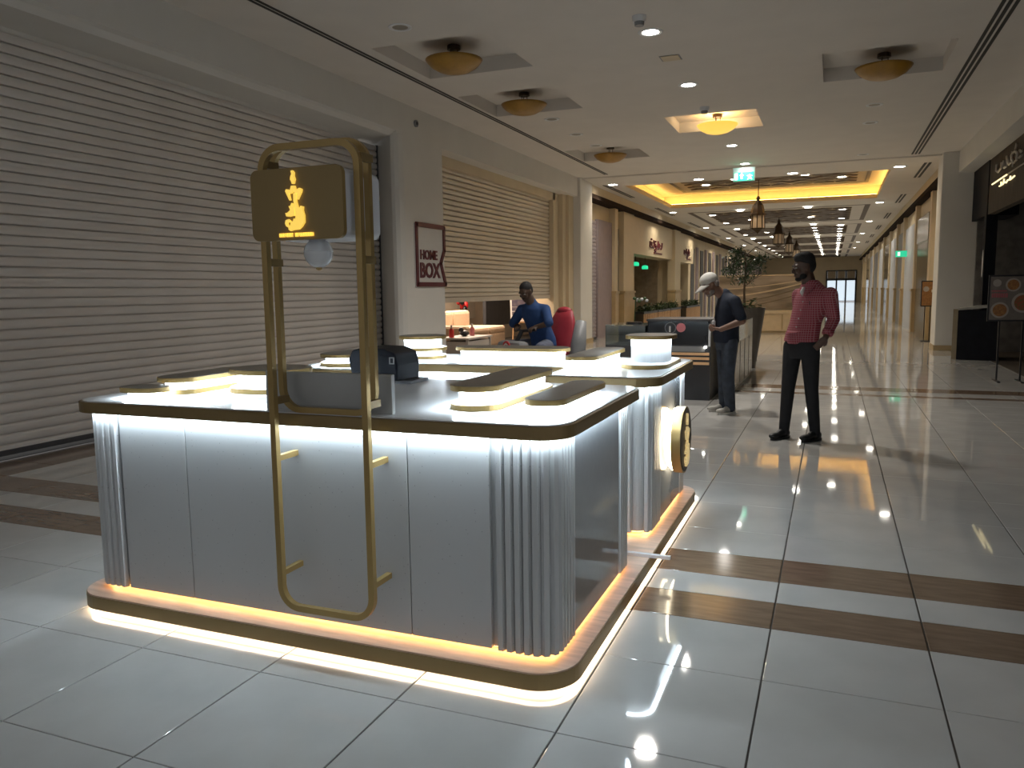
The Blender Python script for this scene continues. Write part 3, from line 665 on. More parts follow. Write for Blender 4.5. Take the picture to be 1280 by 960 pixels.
EM = {'flame': [(325, 110), (350, 105), (368, 130), (365, 170), (378, 210), (360, 262), (335, 262), (328, 235), (312, 210), (318, 175), (335, 150)],
 'crown': [(322, 285), (372, 285), (385, 340), (440, 315), (470, 330), (465, 360), (410, 450), (398, 440), (415, 375), (385, 380), (350, 350), (320, 372), (285, 375), (303, 450), (290, 455), (235, 345), (245, 322), (275, 325), (300, 345)],
 'stem': [(350, 375), (385, 370), (390, 400), (385, 460), (405, 540), (430, 550), (445, 525), (480, 535), (475, 580), (492, 640), (490, 720), (450, 770), (410, 800), (330, 805), (285, 815), (262, 800), (260, 775), (225, 755), (212, 720), (225, 685), (265, 675), (290, 695), (280, 715), (255, 705), (245, 720), (250, 745), (285, 755), (300, 700), (325, 715), (340, 670), (360, 690), (372, 640), (365, 560), (348, 460)],
 'leaf': [(222, 600), (250, 600), (280, 580), (295, 565), (275, 520), (300, 520), (318, 485), (332, 490), (335, 520), (355, 545), (360, 640), (330, 635), (280, 645), (235, 640)]}
K = .000305; ex, ez = -1.835, 1.809
for nm, pl in EM.items():
    MB().prismy([(ex+(a-355)*K, ez-(b-485)*K) for a, b in pl], 2.445, 2.456).build('emblem_'+nm, 'gold_emblem', sb)
rng = random.Random(3)
for k in range(15):
    a = 115+k*33; 
    if k == 6: continue
    x0 = ex+(a-355)*K; w = 24*K; z0 = ez-(885-485)*K; h = 46*K; v = rng.randint(0, 3)
    mb = MB().box(x0, x0+w*.3, 2.447, 2.456, z0, z0+h)
    if v != 1: mb.box(x0, x0+w, 2.447, 2.456, z0+h*.78, z0+h)
    if v != 2: mb.box(x0+w*.7, x0+w, 2.447, 2.456, z0, z0+h)
    if v > 0: mb.box(x0, x0+w, 2.447, 2.456, z0+h*.38, z0+h*.58)
    mb.build('letter', 'gold_emblem', sb)
gx, gy = -1.825, 2.57
gl = MB().ell((gx, gy, 1.632), (.055, .055, .056), 20, 14).build('globe', 'globe', t, smooth=True)
MB().lathe([(.030, 0), (.034, .02), (.034, .025), (0, .025)], (gx, gy, 1.668), 18).build('holder', 'white_plastic', t); MB().lathe([(.0545, 0), (.0562, .003), (.0545, .006)], (gx, gy, 1.636), 24, cap=False).build('seam_ring', 'white_plastic', gl)
MB().ell((gx, gy, 1.574), (.012, .012, .008)).build('tip', 'gold', gl)
# round emblem on the rear counter flank
t = thing('round_sign', 'round back lit gold emblem on the flank of the rear counter', 'sign', (-.86, 4.86, .36))
cy, cz, R_ = 4.86, .555, .205
def disc(r, x0, x1, n=36): return MB().prismx([(cy+r*cos(2*pi*i/n), cz+r*sin(2*pi*i/n)) for i in range(n)], x0, x1)
disc(R_, -.868, -.812).build('gold_rim', 'gold', t, smooth='auto'); disc(R_-.012, -.812, -.809).build('dark_face', 'bronze', t); disc(R_-.03, -.912, -.868).build('spacer', 'box_white', t)
disc(R_-.012, -.884, -.872).build('halo_led', 'led_halo', t)
for nm, pl in EM.items():
    k2 = .00046; MB().prismx([(cy+(a-355)*k2, cz-(b-465)*k2) for a, b in pl], -.810, -.796).build('emblem_'+nm, 'gold_relief', t)
# receipt printer, loose LED profile
t = thing('receipt_printer', 'black receipt printer on the front counter beside the grey upstand', 'printer', (-2.26, 3.72, 1.004))
MB().prismy([(-2.37, 1.004), (-2.10, 1.004), (-2.095, 1.10), (-2.11, 1.160), (-2.18, 1.186), (-2.31, 1.190), (-2.37, 1.175), (-2.395, 1.13)], 3.60, 3.84).build('housing', 'printer_black', t, bevel=.008)
MB().prismy([(-2.26, 1.16), (-2.11, 1.14), (-2.10, 1.05), (-2.22, 1.05)], 3.592, 3.602).build('paper_door', 'printer_black', t)
mb = MB().box(-2.135, -2.11, 3.588, 3.594, 1.138, 1.143).box(-2.135, -2.11, 3.588, 3.594, 1.107, 1.112).box(-2.137, -2.132, 3.588, 3.594, 1.107, 1.143).box(-2.113, -2.108, 3.588, 3.594, 1.107, 1.143)
mb.build('square_mark', 'signwhite', t); box(-2.12, -2.02, 3.60, 3.80, 1.004, 1.02).build('paper_tray', 'darkgrey', t)
t = thing('led_profile', 'loose white aluminium strip lying across the plinth ledge', 'strip', (-.88, 3.95, .1))
box(-1.04, -.73, 3.94, 3.965, .100, .116).build('channel', 'white_plastic', t); box(-1.04, -.73, 3.946, 3.959, .116, .118).build('diffuser', 'box_white', t)
# ================================================================== SIGNS
t = thing('wall_sign', 'white board reading HOME BOX in a maroon notched frame on the pier', 'sign', (-6.27, 12.03, 1.6))
sx = -6.285; a0, a1, b0, b1 = 11.52, 12.50, 1.60, 2.57
out = [(a0, b0), (a1+.03, b0), (a1-.14, b0+.36), (a1, b0+.58), (a1, b1), (a0, b1)]
MB().prismx([(a0-.05, b0-.04), (a1+.035, b0-.04), (a1-.12, b0+.36), (a1+.02, b0+.58), (a1+.02, b1+.02), (a0-.05, b1+.02)], BX-.002, sx).build('board', 'signwhite', t)
def frame_bar(p, q, w):
    d = (Vector(q)-Vector(p)).normalized(); n = Vector((-d.y, d.x))*w/2; p = Vector(p)-d*w*.3; q = Vector(q)+d*w*.3
    return MB().prismx([tuple(p+n), tuple(p-n), tuple(q-n), tuple(q+n)], sx-.002, sx+.02)
for i in range(6): frame_bar(out[i], out[(i+1) % 6], .075).build('frame_bar', 'maroon', t)
text('HOME', .215, 'word_home', 'maroon', t, face_mtx((sx+.008, 11.93, 2.08), (0, 1, 0), (0, 0, 1)), .008, bold=.005)
text('BOX', .34, 'word_box', 'maroon', t, face_mtx((sx+.008, 11.96, 1.82), (0, 1, 0), (0, 0, 1)), .008, bold=.009)
def strokes(mb, pts, x, r): return mb.tube([(x, a, b) for a, b in pts], r, 5)
t = thing('restaurant_sign', 'silver calligraphic lettering on the dark timber band', 'sign', (2.81, 16.7, 3.3))
ST = [[(17.78, 3.74), (17.79, 3.63), (17.57, 3.57), (17.28, 3.61), (17.27, 3.71)], [(17.08, 3.71), (17.0, 3.57), (16.79, 3.57), (16.81, 3.75)], [(16.81, 3.75), (16.58, 3.57), (16.41, 3.59), (16.38, 3.72)],
      [(16.33, 3.76), (16.36, 3.65), (16.16, 3.54), (15.94, 3.56), (15.91, 3.66), (16.12, 3.73), (16.32, 3.72)], [(15.99, 3.84), (16.09, 3.74), (15.91, 3.67)], [(16.24, 3.56), (16.21, 3.49)], [(15.76, 3.57), (15.52, 3.58)], [(15.73, 3.69), (15.62, 3.64), (15.51, 3.66)]]
for s_ in ST: strokes(MB(), s_, 2.808, .02).build('letter_stroke', 'sign_silver', t)
strokes(MB(), [(18.13, 3.41), (16.64, 3.42)], 2.808, .014).build('lit_line', 'sign_lit', t); strokes(MB(), [(16.64, 3.42), (13.5, 3.42)], 2.808, .014).build('plain_line', 'sign_silver', t)
for s_ in ([(17.37, 3.29), (17.03, 3.29), (16.89, 3.31), (16.74, 3.28), (16.6, 3.31), (16.39, 3.29), (16.03, 3.31)], [(17.19, 3.30), (17.2, 3.35)], [(16.97, 3.30), (16.94, 3.37)], [(16.4, 3.30), (16.37, 3.35)]): strokes(MB(), s_, 2.808, .014).build('lit_stroke', 'sign_lit', t)
def cafe_sign(y0, y1, label):
    t = thing('cafe_sign', label, 'sign', (-6.48, (y0+y1)/2, 2.9)); w = y1-y0
    P = lambda l: [(y0+u*w, 2.98+v*.36) for u, v in l]
    L_ = [[(0, .25), (.02, .8)], [(0, .3), (.12, .2), (.16, .75)], [(.16, .3), (.3, .2), (.33, .7), (.3, .95)], [(.36, .0), (.45, -.15), (.5, .35), (.42, .6)], [(.5, .2), (.62, .2), (.66, 1.0)], [(.66, .2), (.8, .25), (.85, .6), (.76, .7), (.74, .4)], [(.9, .2), (.97, .4), (1, .9)], [(.1, 1.05), (.16, 1.05)], [(.42, .9), (.48, .92)]]
    for s_ in L_[:(9 if w > 2 else 6)]: strokes(MB(), P(s_), -6.485, .045).build('letter_stroke', 'maroon', t)
    box(-6.5, -6.47, y0+w*.35, y1, 2.84, 2.90).build('small_line', 'maroon', t)
cafe_sign(30.2, 32.5, 'maroon calligraphic lettering over the cafe with green lamps'); cafe_sign(37.7, 39.6, 'short maroon lettering over the second cafe')
# ================================================================== FURNITURE SHOP
t = thing('sofa', 'beige upholstered sofa inside the lit furniture shop', 'sofa', (-8.6, 18.6, 0))
box(-9.3, -8.0, 17.3, 19.45, .08, .42).build('seat_base', 'beige_fabric', t, bevel=.06)
for y0, y1 in ((17.35, 18.38), (18.40, 19.42)):
    box(-9.2, -7.98, y0, y1, .40, .58).build('seat_cushion', 'beige_fabric', t, bevel=.07)
    box(-9.35, -9.0, y0, y1, .5, .98).build('back_cushion', 'beige_fabric', t, bevel=.09)
box(-9.35, -8.05, 17.08, 17.36, .08, .66).build('armrest', 'beige_fabric', t, bevel=.07)
for x in (-9.2, -8.1):
    for y_ in (17.3, 19.4): box(x-.03, x+.03, y_-.03, y_+.03, 0, .1).build('leg', 'woodlight', t)
t = thing('side_table', 'low white table with bottles in front of the beige sofa', 'table', (-7.6, 16.0, 0))
box(-7.95, -7.2, 15.4, 16.7, .44, .48).build('top', 'signwhite', t)
for x in (-7.9, -7.25):
    for y_ in (15.45, 16.65): box(x-.025, x+.025, y_-.025, y_+.025, 0, .44).build('leg', 'signwhite', t)
box(-7.9, -7.25, 15.45, 16.65, .1, .40).build('drawer_box', 'signwhite', t)
for (x, y_, m, l) in ((-7.55, 16.35, 'pink', 'pink bottle on the low white table in the furniture shop'), (-7.7, 15.6, 'redpaint', 'small red bottle on the low white table in the furniture shop')):
    t = thing('bottle', l, 'bottle', (x, y_, .48)); MB().lathe([(.0, 0), (.055, 0), (.055, .16), (.03, .2), (.0, .2)], (x, y_, .48), 12).build('glass', m, t); MB().lathe([(.024, 0), (.024, .07), (0, .07)], (x, y_, .68), 10).build('neck', 'signwhite', t)
t = thing('toy_figure', 'small dark toy lying on the low white table', 'toy', (-7.6, 16.05, .48))
MB().ell((-7.6, 16.05, .55), (.10, .14, .07)).build('body', 'black', t, smooth=True); MB().ell((-7.6, 15.88, .63), (.06, .06, .06)).build('head', 'black', t, smooth=True)
t = thing('easel', 'wooden easel holding a dark framed poster in the furniture shop', 'easel', (-7.72, 19.86, 0))
ex_ = -7.72
for (ya, yb) in ((19.62, 19.72), (20.15, 20.0)): MB().tube([(ex_+.02, ya, 0), (ex_-.12, yb, 1.5)], .022, 6).build('leg', 'woodlight', t)
MB().tube([(ex_-.6, 19.86, 0), (ex_-.14, 19.86, 1.4)], .022, 6).build('rear_leg', 'woodlight', t); box(ex_-.05, ex_+.05, 19.55, 20.20, .62, .66).build('ledge', 'woodlight', t)
bd = MB().add([(ex_, 19.58, .66), (ex_, 20.16, .66), (ex_-.1, 20.16, 1.42), (ex_-.1, 19.58, 1.42), (ex_-.03, 19.58, .66), (ex_-.03, 20.16, .66), (ex_-.13, 20.16, 1.42), (ex_-.13, 19.58, 1.42)], [(0, 1, 2, 3), (7, 6, 5, 4), (0, 4, 5, 1), (1, 5, 6, 2), (2, 6, 7, 3), (3, 7, 4, 0)]).build('poster_frame', 'signwhite', t)
q_ = lambda y0, y1, z0, z1: MB().add([(ex_+.004-(z0-.66)*.1316, y0, z0), (ex_+.004-(z0-.66)*.1316, y1, z0), (ex_+.004-(z1-.66)*.1316, y1, z1), (ex_+.004-(z1-.66)*.1316, y0, z1)], [(0, 1, 2, 3)])
q_(19.62, 20.12, 1.05, 1.38).build('picture', 'picture_dark', bd); q_(19.90, 20.12, .70, 1.03).build('picture', 'picture_warm', bd)
for z in (.70, .82, .94): q_(19.62, 19.87, z, z+.10).build('picture', 'picture_dark', bd)
bpy.context.view_layer.update(); t.rotation_euler.z = radians(-62)
t = thing('wall_picture', 'picture with a bright red abstract motif on the shop wall', 'picture', (-10.9, 21.0, 1.0))
box(-11.0, -10.95, 20.9, 24.0, .6, 1.7).build('canvas', 'storewall', t)
t2 = thing('red_flower_art', 'red and black flower arrangement beside the beige sofa', 'ornament', (-9.9, 20.7, .5))
for i in range(7): MB().ell((-9.9+.1*cos(i), 20.75+.18*sin(i*1.9), .95+.13*(i % 4)), (.07, .10, .12)).build('bloom', 'redpaint' if i % 3 else 'black', t2, smooth=True)
MB().lathe([(.0, 0), (.09, 0), (.12, .25), (.06, .4), (.05, .5), (0, .5)], (-9.9, 20.75, .5), 12).build('vase', 'black', t2); box(-10.1, -9.7, 20.5, 21.0, 0, .5).build('stand', 'storewall', t2)
# ================================================================== RIDE CART under the seated man
t = thing('ride_cart', 'grey and red electric ride cart with a round red badge under the seated man', 'cart', (-3.62, 10.0, 0))
H_ = Vector((-.5, -.866, 0)); P_ = Vector((.866, -.5, 0)); O_ = Vector((-3.60, 10.05, 0))   # H_ forward, P_ to its left seen from camera
def cb(f0, f1, s0, s1, z0, z1, taper=0):
    vs = []
    for z, k in ((z0, 0), (z1, taper)):
        for f, s in ((f0+k, s0+k), (f1-k, s0+k), (f1-k, s1-k), (f0+k, s1-k)): vs.append(O_+H_*f+P_*s+Vector((0, 0, z)))
    return MB().add(vs, [(0, 3, 2, 1), (4, 5, 6, 7), (0, 1, 5, 4), (1, 2, 6, 5), (2, 3, 7, 6), (3, 0, 4, 7)])
cb(-.5, .55, -.30, .30, .10, .42).build('chassis', 'midgrey', t, bevel=.05)
ff = cb(.40, .62, -.27, .27, .30, .83, .02).build('front_fairing', 'midgrey', t, bevel=.06)
cen = O_+H_*.625+P_*.02+Vector((0, 0, .76))
def cdisc(r, d, m, nm):
    vs = []; n = 20
    for k in (0, d): vs += [cen+H_*k+P_*(r*cos(2*pi*i/n))+Vector((0, 0, r*sin(2*pi*i/n))) for i in range(n)]
    MB().add(vs, [tuple(range(n)), tuple(range(n, 2*n))[::-1]]+[(i, (i+1) % n, n+(i+1) % n, n+i) for i in range(n)]).build(nm, m, ff)
cdisc(.075, .012, 'redpaint', 'badge_disc')
MB().tube([cen+H_*.016+P_*(.04*cos(a))+Vector((0, 0, .04*sin(a))) for a in (.6, 1.6, 2.6, 3.6, 4.6, 5.6)], .010, 5).build('badge_mark', 'signwhite', ff)
cb(-.32, .14, -.22, .22, .42, .66, .0).build('seat', 'red', t, bevel=.05)
mb = MB().rings([(*(O_+H_*(-.24-.12*k/6)+P_*.04).xy, .60+.60*k/6, .27*(1-.45*(k/6)**4), .10*(1-.4*(k/6)**3), radians(-30)) for k in range(7)], 16).ell(O_+H_*-.36+P_*.04+Vector((0, 0, 1.195)), (.14, .07, .06), 14, 8, Matrix.Rotation(radians(-30), 3, 'Z'))
mb.build('seat_back', 'red', t, smooth=True)
for s in (-.36, .36):
    MB().tube([O_+H_*-.22+P_*s+Vector((0, 0, .2)), O_+H_*-.32+P_*s+Vector((0, 0, .75)), O_+H_*-.40+P_*s*.9+Vector((0, 0, 1.06))], [.10, .11, .075], 10).build('side_wing', 'midgrey', t, smooth=True)
MB().tube([O_+H_*.46+Vector((0, 0, .8)), O_+H_*.36+Vector((0, 0, .95))], .03, 8).build('steering_column', 'black', t)
MB().tube([O_+H_*.28+P_*-.2+Vector((0, 0, .97)), O_+H_*.36+Vector((0, 0, .95)), O_+H_*.28+P_*.2+Vector((0, 0, .97))], .02, 8).build('handlebar', 'black', t)
for f in (-.3, .36):
    for s in (-.30, .30):
        c0 = O_+H_*f+P_*s+Vector((0, 0, .14)); MB().tube([c0-P_*.05, c0+P_*.05], .14, 16).build('wheel', 'black', t)
# ================================================================== BLACK KIOSK
t = thing('black_counter', 'black shop counter with two round badges behind the white kiosk', 'counter', (-1.9, 11.0, 0))
box(-2.30, -1.47, 10.62, 11.5, .0, 1.05).build('body', 'black', t); fpn = box(-2.28, -1.50, 10.60, 10.62, .74, 1.06).build('screen_panel', 'black_gloss', t)
box(-2.31, -1.47, 10.59, 11.5, 1.05, 1.075).build('top', 'darkgrey', t)
def ydisc(x, z, r, y0, y1, m, nm, par, n=22): MB().prismy([(x+r*cos(2*pi*i/n), z+r*sin(2*pi*i/n)) for i in range(n)], y0, y1).build(nm, m, par)
ydisc(-1.99, .96, .075, 10.592, 10.601, 'midgrey', 'grey_badge', fpn); ydisc(-1.99, .96, .066, 10.588, 10.593, 'black', 'badge_face', fpn); box(-2.005, -1.985, 10.584, 10.59, .905, .985).build('badge_mark', 'signwhite', fpn); ydisc(-1.85, .965, .06, 10.586, 10.601, 'pink', 'pink_badge', fpn)
box(-1.98, -1.54, 10.60, 10.63, .645, .72).build('grey_band', 'midgrey', t)
for z in (.60, .54, .475): box(-1.97, -1.48, 10.595, 10.63, z, z+.035).build('copper_shelf', 'copper', t)  # shelf bands in a streaked copper colour
box(-1.49, -1.465, 10.585, 10.61, .72, 1.0).build('light_post', 'white_plastic', t); MB().ell((-1.53, 10.59, .71), (.016, .012, .016)).build('pilot_lamp', 'lens', t)
t = thing('glass_case', 'small glass display case on a dark base joined to the black counter', 'display case', (-2.6, 10.9, 0))
box(-2.88, -2.33, 10.6, 11.3, 0, .72).build('base', 'darkgrey', t); box(-2.88, -2.33, 10.6, 11.3, .985, 1.0).build('top', 'glass', t)
box(-2.88, -2.33, 10.6, 10.608, .72, .985).build('front_pane', 'glass', t); box(-2.88, -2.872, 10.608, 11.3, .72, .985).build('side_pane', 'glass', t); box(-2.86, -2.35, 10.7, 11.28, .85, .858).build('shelf', 'glass', t)
box(-2.87, -2.34, 11.28, 11.3, .72, .985).build('back_board', 'midgrey', t)
t = thing('orchid', 'slender white orchid on a dark foot standing on the glass case', 'plant', (-2.54, 10.95, 1.0))
MB().lathe([(.0, 0), (.12, 0), (.11, .025), (.02, .03), (0, .03)], (-2.56, 10.95, 1.0), 14).build('foot', 'black', t)
MB().tube([(-2.56, 10.95, 1.02), (-2.55, 10.95, 1.2), (-2.54, 10.95, 1.36), (-2.46, 10.95, 1.34)], .008, 6).build('stem', 'leaf', t)
for i in range(6): MB().ell((-2.56+.035*i, 10.95+.02*sin(i*2), 1.33+.02*cos(i*1.7)), (.024, .012, .022)).build('petal', 'signwhite' if i % 2 else 'leaf2', t, smooth=True)
t = thing('long_glass_case', 'long beige panelled glass case behind the man in the white cap', 'display case', (-1.4, 12.6, 0))
box(-1.95, -1.25, 11.55, 14.1, .06, .70).build('base_panel', 'case_beige', t); box(-1.92, -1.28, 11.6, 14.05, 0, .06).build('kick', 'black', t)
box(-1.258, -1.25, 11.55, 14.1, .70, .955).build('side_pane', 'glass', t); box(-1.95, -1.25, 11.55, 14.1, .955, .97).build('top_pane', 'glass', t); box(-1.95, -1.25, 14.09, 14.1, .70, .955).build('end_pane', 'glass', t); box(-1.93, -1.90, 11.6, 14.0, .70, .955).build('back_board', 'case_beige', t)
for y_ in (12.2, 12.85, 13.5): box(-1.253, -1.246, y_-.004, y_+.004, .06, .70).build('panel_joint', 'black', t)
# potted tree behind the case
t = thing('potted_tree', 'slim leafy tree in a tall tapered dark pot', 'tree', (-1.5, 15.3, 0))
MB().lathe([(.0, 0), (.21, 0), (.36, 1.08), (.37, 1.11), (.33, 1.11), (.32, 1.05), (0, 1.05)], (-1.5, 15.3, 0), 4+16).build('pot', 'pot', t, smooth='auto')
MB().lathe([(0, 0), (.32, 0), (0, .02)], (-1.5, 15.3, 1.05), 16).build('soil', 'soil', t)
MB().tube([(-1.5, 15.3, 1.0), (-1.52, 15.3, 1.4), (-1.50, 15.28, 1.8), (-1.52, 15.3, 2.15)], [.024, .02, .016, .008], 7).build('trunk', 'trunk', t)
rng = random.Random(5)
for k in range(9):
    a = k*2.4; z = 1.5+.07*k; e = Vector((-1.5+.32*cos(a), 15.3+.32*sin(a), z+.22)); MB().tube([(-1.51, 15.3, z), ((-1.51+e.x)/2, (15.3+e.y)/2, z+.14), tuple(e)], [.009, .007, .004], 5).build('branch', 'trunk', t)
def leaves(mb, c, r, n, size, rng):
    for _ in range(n):
        while True:
            v = Vector((rng.uniform(-1, 1), rng.uniform(-1, 1), rng.uniform(-1, 1)))
            if v.length < 1: break
        p = Vector(c)+Vector((v.x*r[0], v.y*r[1], v.z*r[2])); d = Vector((rng.gauss(0, 1), rng.gauss(0, 1), rng.gauss(0, .6)-.3)).normalized(); s = d.cross(Vector((rng.random(), rng.random(), 1))).normalized()
        L = size*rng.uniform(.7, 1.3); mb.add([p, p+d*L*.5+s*L*.16, p+d*L, p+d*L*.5-s*L*.16], [(0, 1, 2, 3)])
    return mb
mb = MB()
for k in range(26):
    a = rng.uniform(0, 6.28); rr = rng.uniform(.08, .38); leaves(mb, (-1.52+rr*cos(a), 15.3+rr*sin(a), rng.uniform(1.5, 2.2)), (.13, .13, .11), 52, .075, rng)
tag(mb.build('foliage', 'leaf', t), kind='stuff')
mb = MB(); leaves(mb, (-1.42, 15.2, 1.16), (.24, .24, .12), 90, .11, rng); tag(mb.build('underplanting', 'leaf2', t), kind='stuff')
# ================================================================== HOARDING AND BENCH in the corridor
t = thing('dune_hoarding', 'long printed hoarding with sweeping sand dunes across the corridor', 'hoarding', (-2.1, 28.1, 0))
box(-3.6, -.62, 28.0, 28.1, .0, 1.86).build('board', 'dune', t)
for k, (za, zb, h) in enumerate(((1.15, 1.66, .05), (.92, 1.55, .035), (1.42, 1.74, .03), (.75, 1.36, .03))):
    pts = [(-3.58+2.94*i/10, za+(zb-za)*(i/10)**1.7) for i in range(11)]
    MB().prismy(pts+[(x, z+h) for x, z in pts[::-1]], 27.993, 28.0).build('dune_ridge', 'case_beige' if k % 2 else 'bench', t)
box(-3.62, -.60, 27.98, 28.12, 1.86, 1.9).build('top_rail', 'bench', t)
t = thing('bench_block', 'long cream bench block in front of the dune hoarding', 'bench', (-1.7, 27.5, 0))
box(-3.2, -.62, 27.3, 27.95, .06, .62).build('block', 'bench', t); box(-3.24, -.58, 27.26, 27.97, .62, .72).build('seat_top', 'bench', t); box(-3.15, -.66, 27.34, 27.9, 0, .06).build('kick', 'walltan', t)
for x in (-2.4, -1.5): box(x-.02, x+.02, 27.29, 27.31, .1, .6).build('joint', 'walltan', t)
# ================================================================== CAFES
rng = random.Random(11)
def planter(y0, y1, label):
    t = thing('planter_box', label, 'planter', (-6.2, (y0+y1)/2, 0), 'slatted planter boxes before the cafes')
    box(-6.42, -6.12, y0, y1, .05, .60).build('box', 'darkwood', t)
    n = int((y1-y0)/.28)
    for i in range(n):
        ya = y0+(y1-y0)*(i+.12)/n; yb = y0+(y1-y0)*(i+.88)/n
        box(-6.12, -6.095, ya, yb, .02, .60).build('slat', 'woodlight', t); 
    box(-6.44, -6.085, y0, y1, .60, .68).build('rim', 'black', t)
    mb = MB()
    for k in range(int((y1-y0-.5)/.16)): leaves(mb, (-6.25, y0+.33+k*.16, .78), (.15, .14, .15), 26, .16, rng)
    tag(mb.build('foliage', 'leaf2', t), kind='stuff')
planter(27.5, 29.9, 'slatted timber planter beside the broad cream pilaster'); planter(30.0, 32.4, 'middle slatted timber planter before the cafe with green lamps'); planter(32.5, 34.8, 'slatted timber planter ending at the pilaster between the cafes'); planter(36.3, 40.3, 'long slatted timber planter before the second cafe')
for i, (y_, z) in enumerate(((29.9, 2.45), (31.5, 2.36))):
    t = thing('pendant_lamp', ['green pendant lamp in the first cafe nearest the broad pilaster', 'green pendant lamp in the first cafe, lower of the two'][i], 'lamp', (-6.95, y_, z), 'green cafe lamps')
    MB().lathe([(.0, .0), (.12, .0), (.13, .04), (.12, .12), (.04, .15), (0, .15)], (-6.95, y_, z-.1), 14).build('shade', 'greenlamp', t); MB().tube([(-6.95, y_, z+.1), (-6.95, y_, 2.96)], .01, 5).build('cord', 'black', t)
for i, (x, y_) in enumerate(((-8.6, 29.0), (-8.9, 30.6), (-9.0, 31.3))):
    t = thing('cafe_column', ['pale column inside the first cafe by the planter', 'slim pale post in the middle of the first cafe', 'pale post at the rear of the first cafe'][i], 'column', (x, y_, 0))
    box(x-.12, x+.12, y_-.2, y_+.2, .1, 2.95).build('shaft', 'purple_dim', t); box(x-.16, x+.16, y_-.24, y_+.24, 0, .1).build('foot', 'midgrey', t)
t = thing('menu_screen', 'black screen on the rear wall of the second cafe', 'screen', (-8.1, 38.5, 0)); box(-8.2, -8.1, 37.6, 39.4, 0, 2.9).build('screen_wall', 'shopdim', t); box(-8.1, -8.06, 38.0, 39.2, 1.3, 2.1).build('display', 'black', t)
# ================================================================== RIGHT SIDE
t = thing('reception_stand', 'black host stand with a pale stone top outside the dark restaurant', 'stand', (2.75, 18.6, 0))
pl = [(2.32, 17.95), (2.98, 17.75), (3.05, 18.5), (2.55, 18.6)]
MB().prism(pl, 0, .98).build('body', 'printer_black', t); MB().add([(x, y_, .98+.10*(x-2.32)) for x, y_ in pl]+[(x, y_, 1.02+.10*(x-2.32)) for x, y_ in pl], [(0, 3, 2, 1), (4, 5, 6, 7), (0, 1, 5, 4), (1, 2, 6, 5), (2, 3, 7, 6), (3, 0, 4, 7)]).build('stone_top', 'marble', t)
MB().prism([(2.24, 18.0), (2.32, 17.95), (2.55, 18.6), (2.47, 18.65)], 0, 1.0).build('end_panel', 'case_beige', t)
t = thing('menu_board', 'wide food photo menu board on two thin legs before the dark restaurant', 'menu board', (2.6, 14.0, 0))
bb = box(2.20, 3.05, 14.0, 14.03, .92, 1.62).build('frame', 'black', t); box(2.225, 3.025, 13.992, 14.0, .945, 1.595).build('print', 'food', bb)
def plate(x, z, r, m): ydisc(x, z, r, 13.988, 13.9925, 'food_d', 'plate_rim', bb); ydisc(x, z, r*.78, 13.985, 13.9885, m, 'dish', bb)
plate(2.52, 1.47, .10, 'food_b'); plate(2.36, 1.09, .12, 'food_b'); plate(2.66, 1.20, .15, 'food_c'); plate(2.88, 1.45, .09, 'food_c'); plate(2.92, 1.08, .11, 'food_b')
ydisc(2.31, 1.50, .055, 13.985, 13.9925, 'food_d', 'bubble', bb)
rng = random.Random(2)
for k in range(7): box(2.245+k*.031, 2.245+k*.031+.022, 13.985, 13.9925, 1.28, 1.345).build('letter', 'food_pink', bb)
box(2.24, 2.44, 13.985, 13.9925, 1.37, 1.39).build('script_line', 'food_pink', bb)
for x in (2.37, 2.68, 2.9): 
    if x < 2.8: box(x-.012, x+.012, 14.0, 14.025, 0, .92).build('leg', 'black', t); box(x-.02, x+.02, 13.8, 14.25, 0, .02).build('foot', 'black', t)
t = thing('poster_stand', 'small food poster on a slender floor stand by the grey pier', 'poster stand', (2.36, 23.6, 0))
bb = box(2.16, 2.50, 23.6, 23.64, .92, 1.60).build('frame', 'black', t); box(2.185, 2.475, 23.592, 23.6, .95, 1.57).build('print', 'food_b', bb); ydisc(2.28, 1.38, .07, 23.586, 23.593, 'food_d', 'bubble', bb)
for x in (2.27, 2.4): box(x-.012, x+.012, 23.61, 23.63, .02, .95).build('leg', 'black', t)
box(2.2, 2.46, 23.5, 23.75, 0, .02).build('foot', 'black', t)
t = thing('oval_sign', 'small white oval sign on the dark frame of the restaurant', 'sign', (2.79, 18.6, 1.6)); MB().ell((2.792, 18.62, 1.9), (.008, .07, .28)).build('plate', 'signwhite', t, smooth=True); box(2.79, 2.80, 18.60, 18.64, 1.7, 2.1).build('mount', 'darkgrey', t)
t = thing('exit_sign', 'green exit sign fixed high on the right corridor wall', 'sign', (2.3, 32.0, 2.6)); box(2.05, 2.55, 31.98, 32.04, 2.5, 2.72).build('sign_body', 'exit_green', t); box(2.12, 2.2, 31.97, 31.982, 2.54, 2.68).build('door_mark', 'exit_white', t); box(2.55, 2.75, 32.0, 32.03, 2.58, 2.64).build('bracket', 'midgrey', t)
t = thing('wall_disc', 'small round fitting on the plaster bulkhead above the pier', 'fitting', (BX+.02, 12.0, 4.1)); MB().prismx([(11.62+.055*cos(i*pi/8), 4.16+.055*sin(i*pi/8)) for i in range(16)], BX-.001, BX+.03).build('cover', 'midgrey', t); MB().ell((BX+.03, 11.62, 4.16), (.02, .03, .03)).build('lens', 'darkgrey', t)
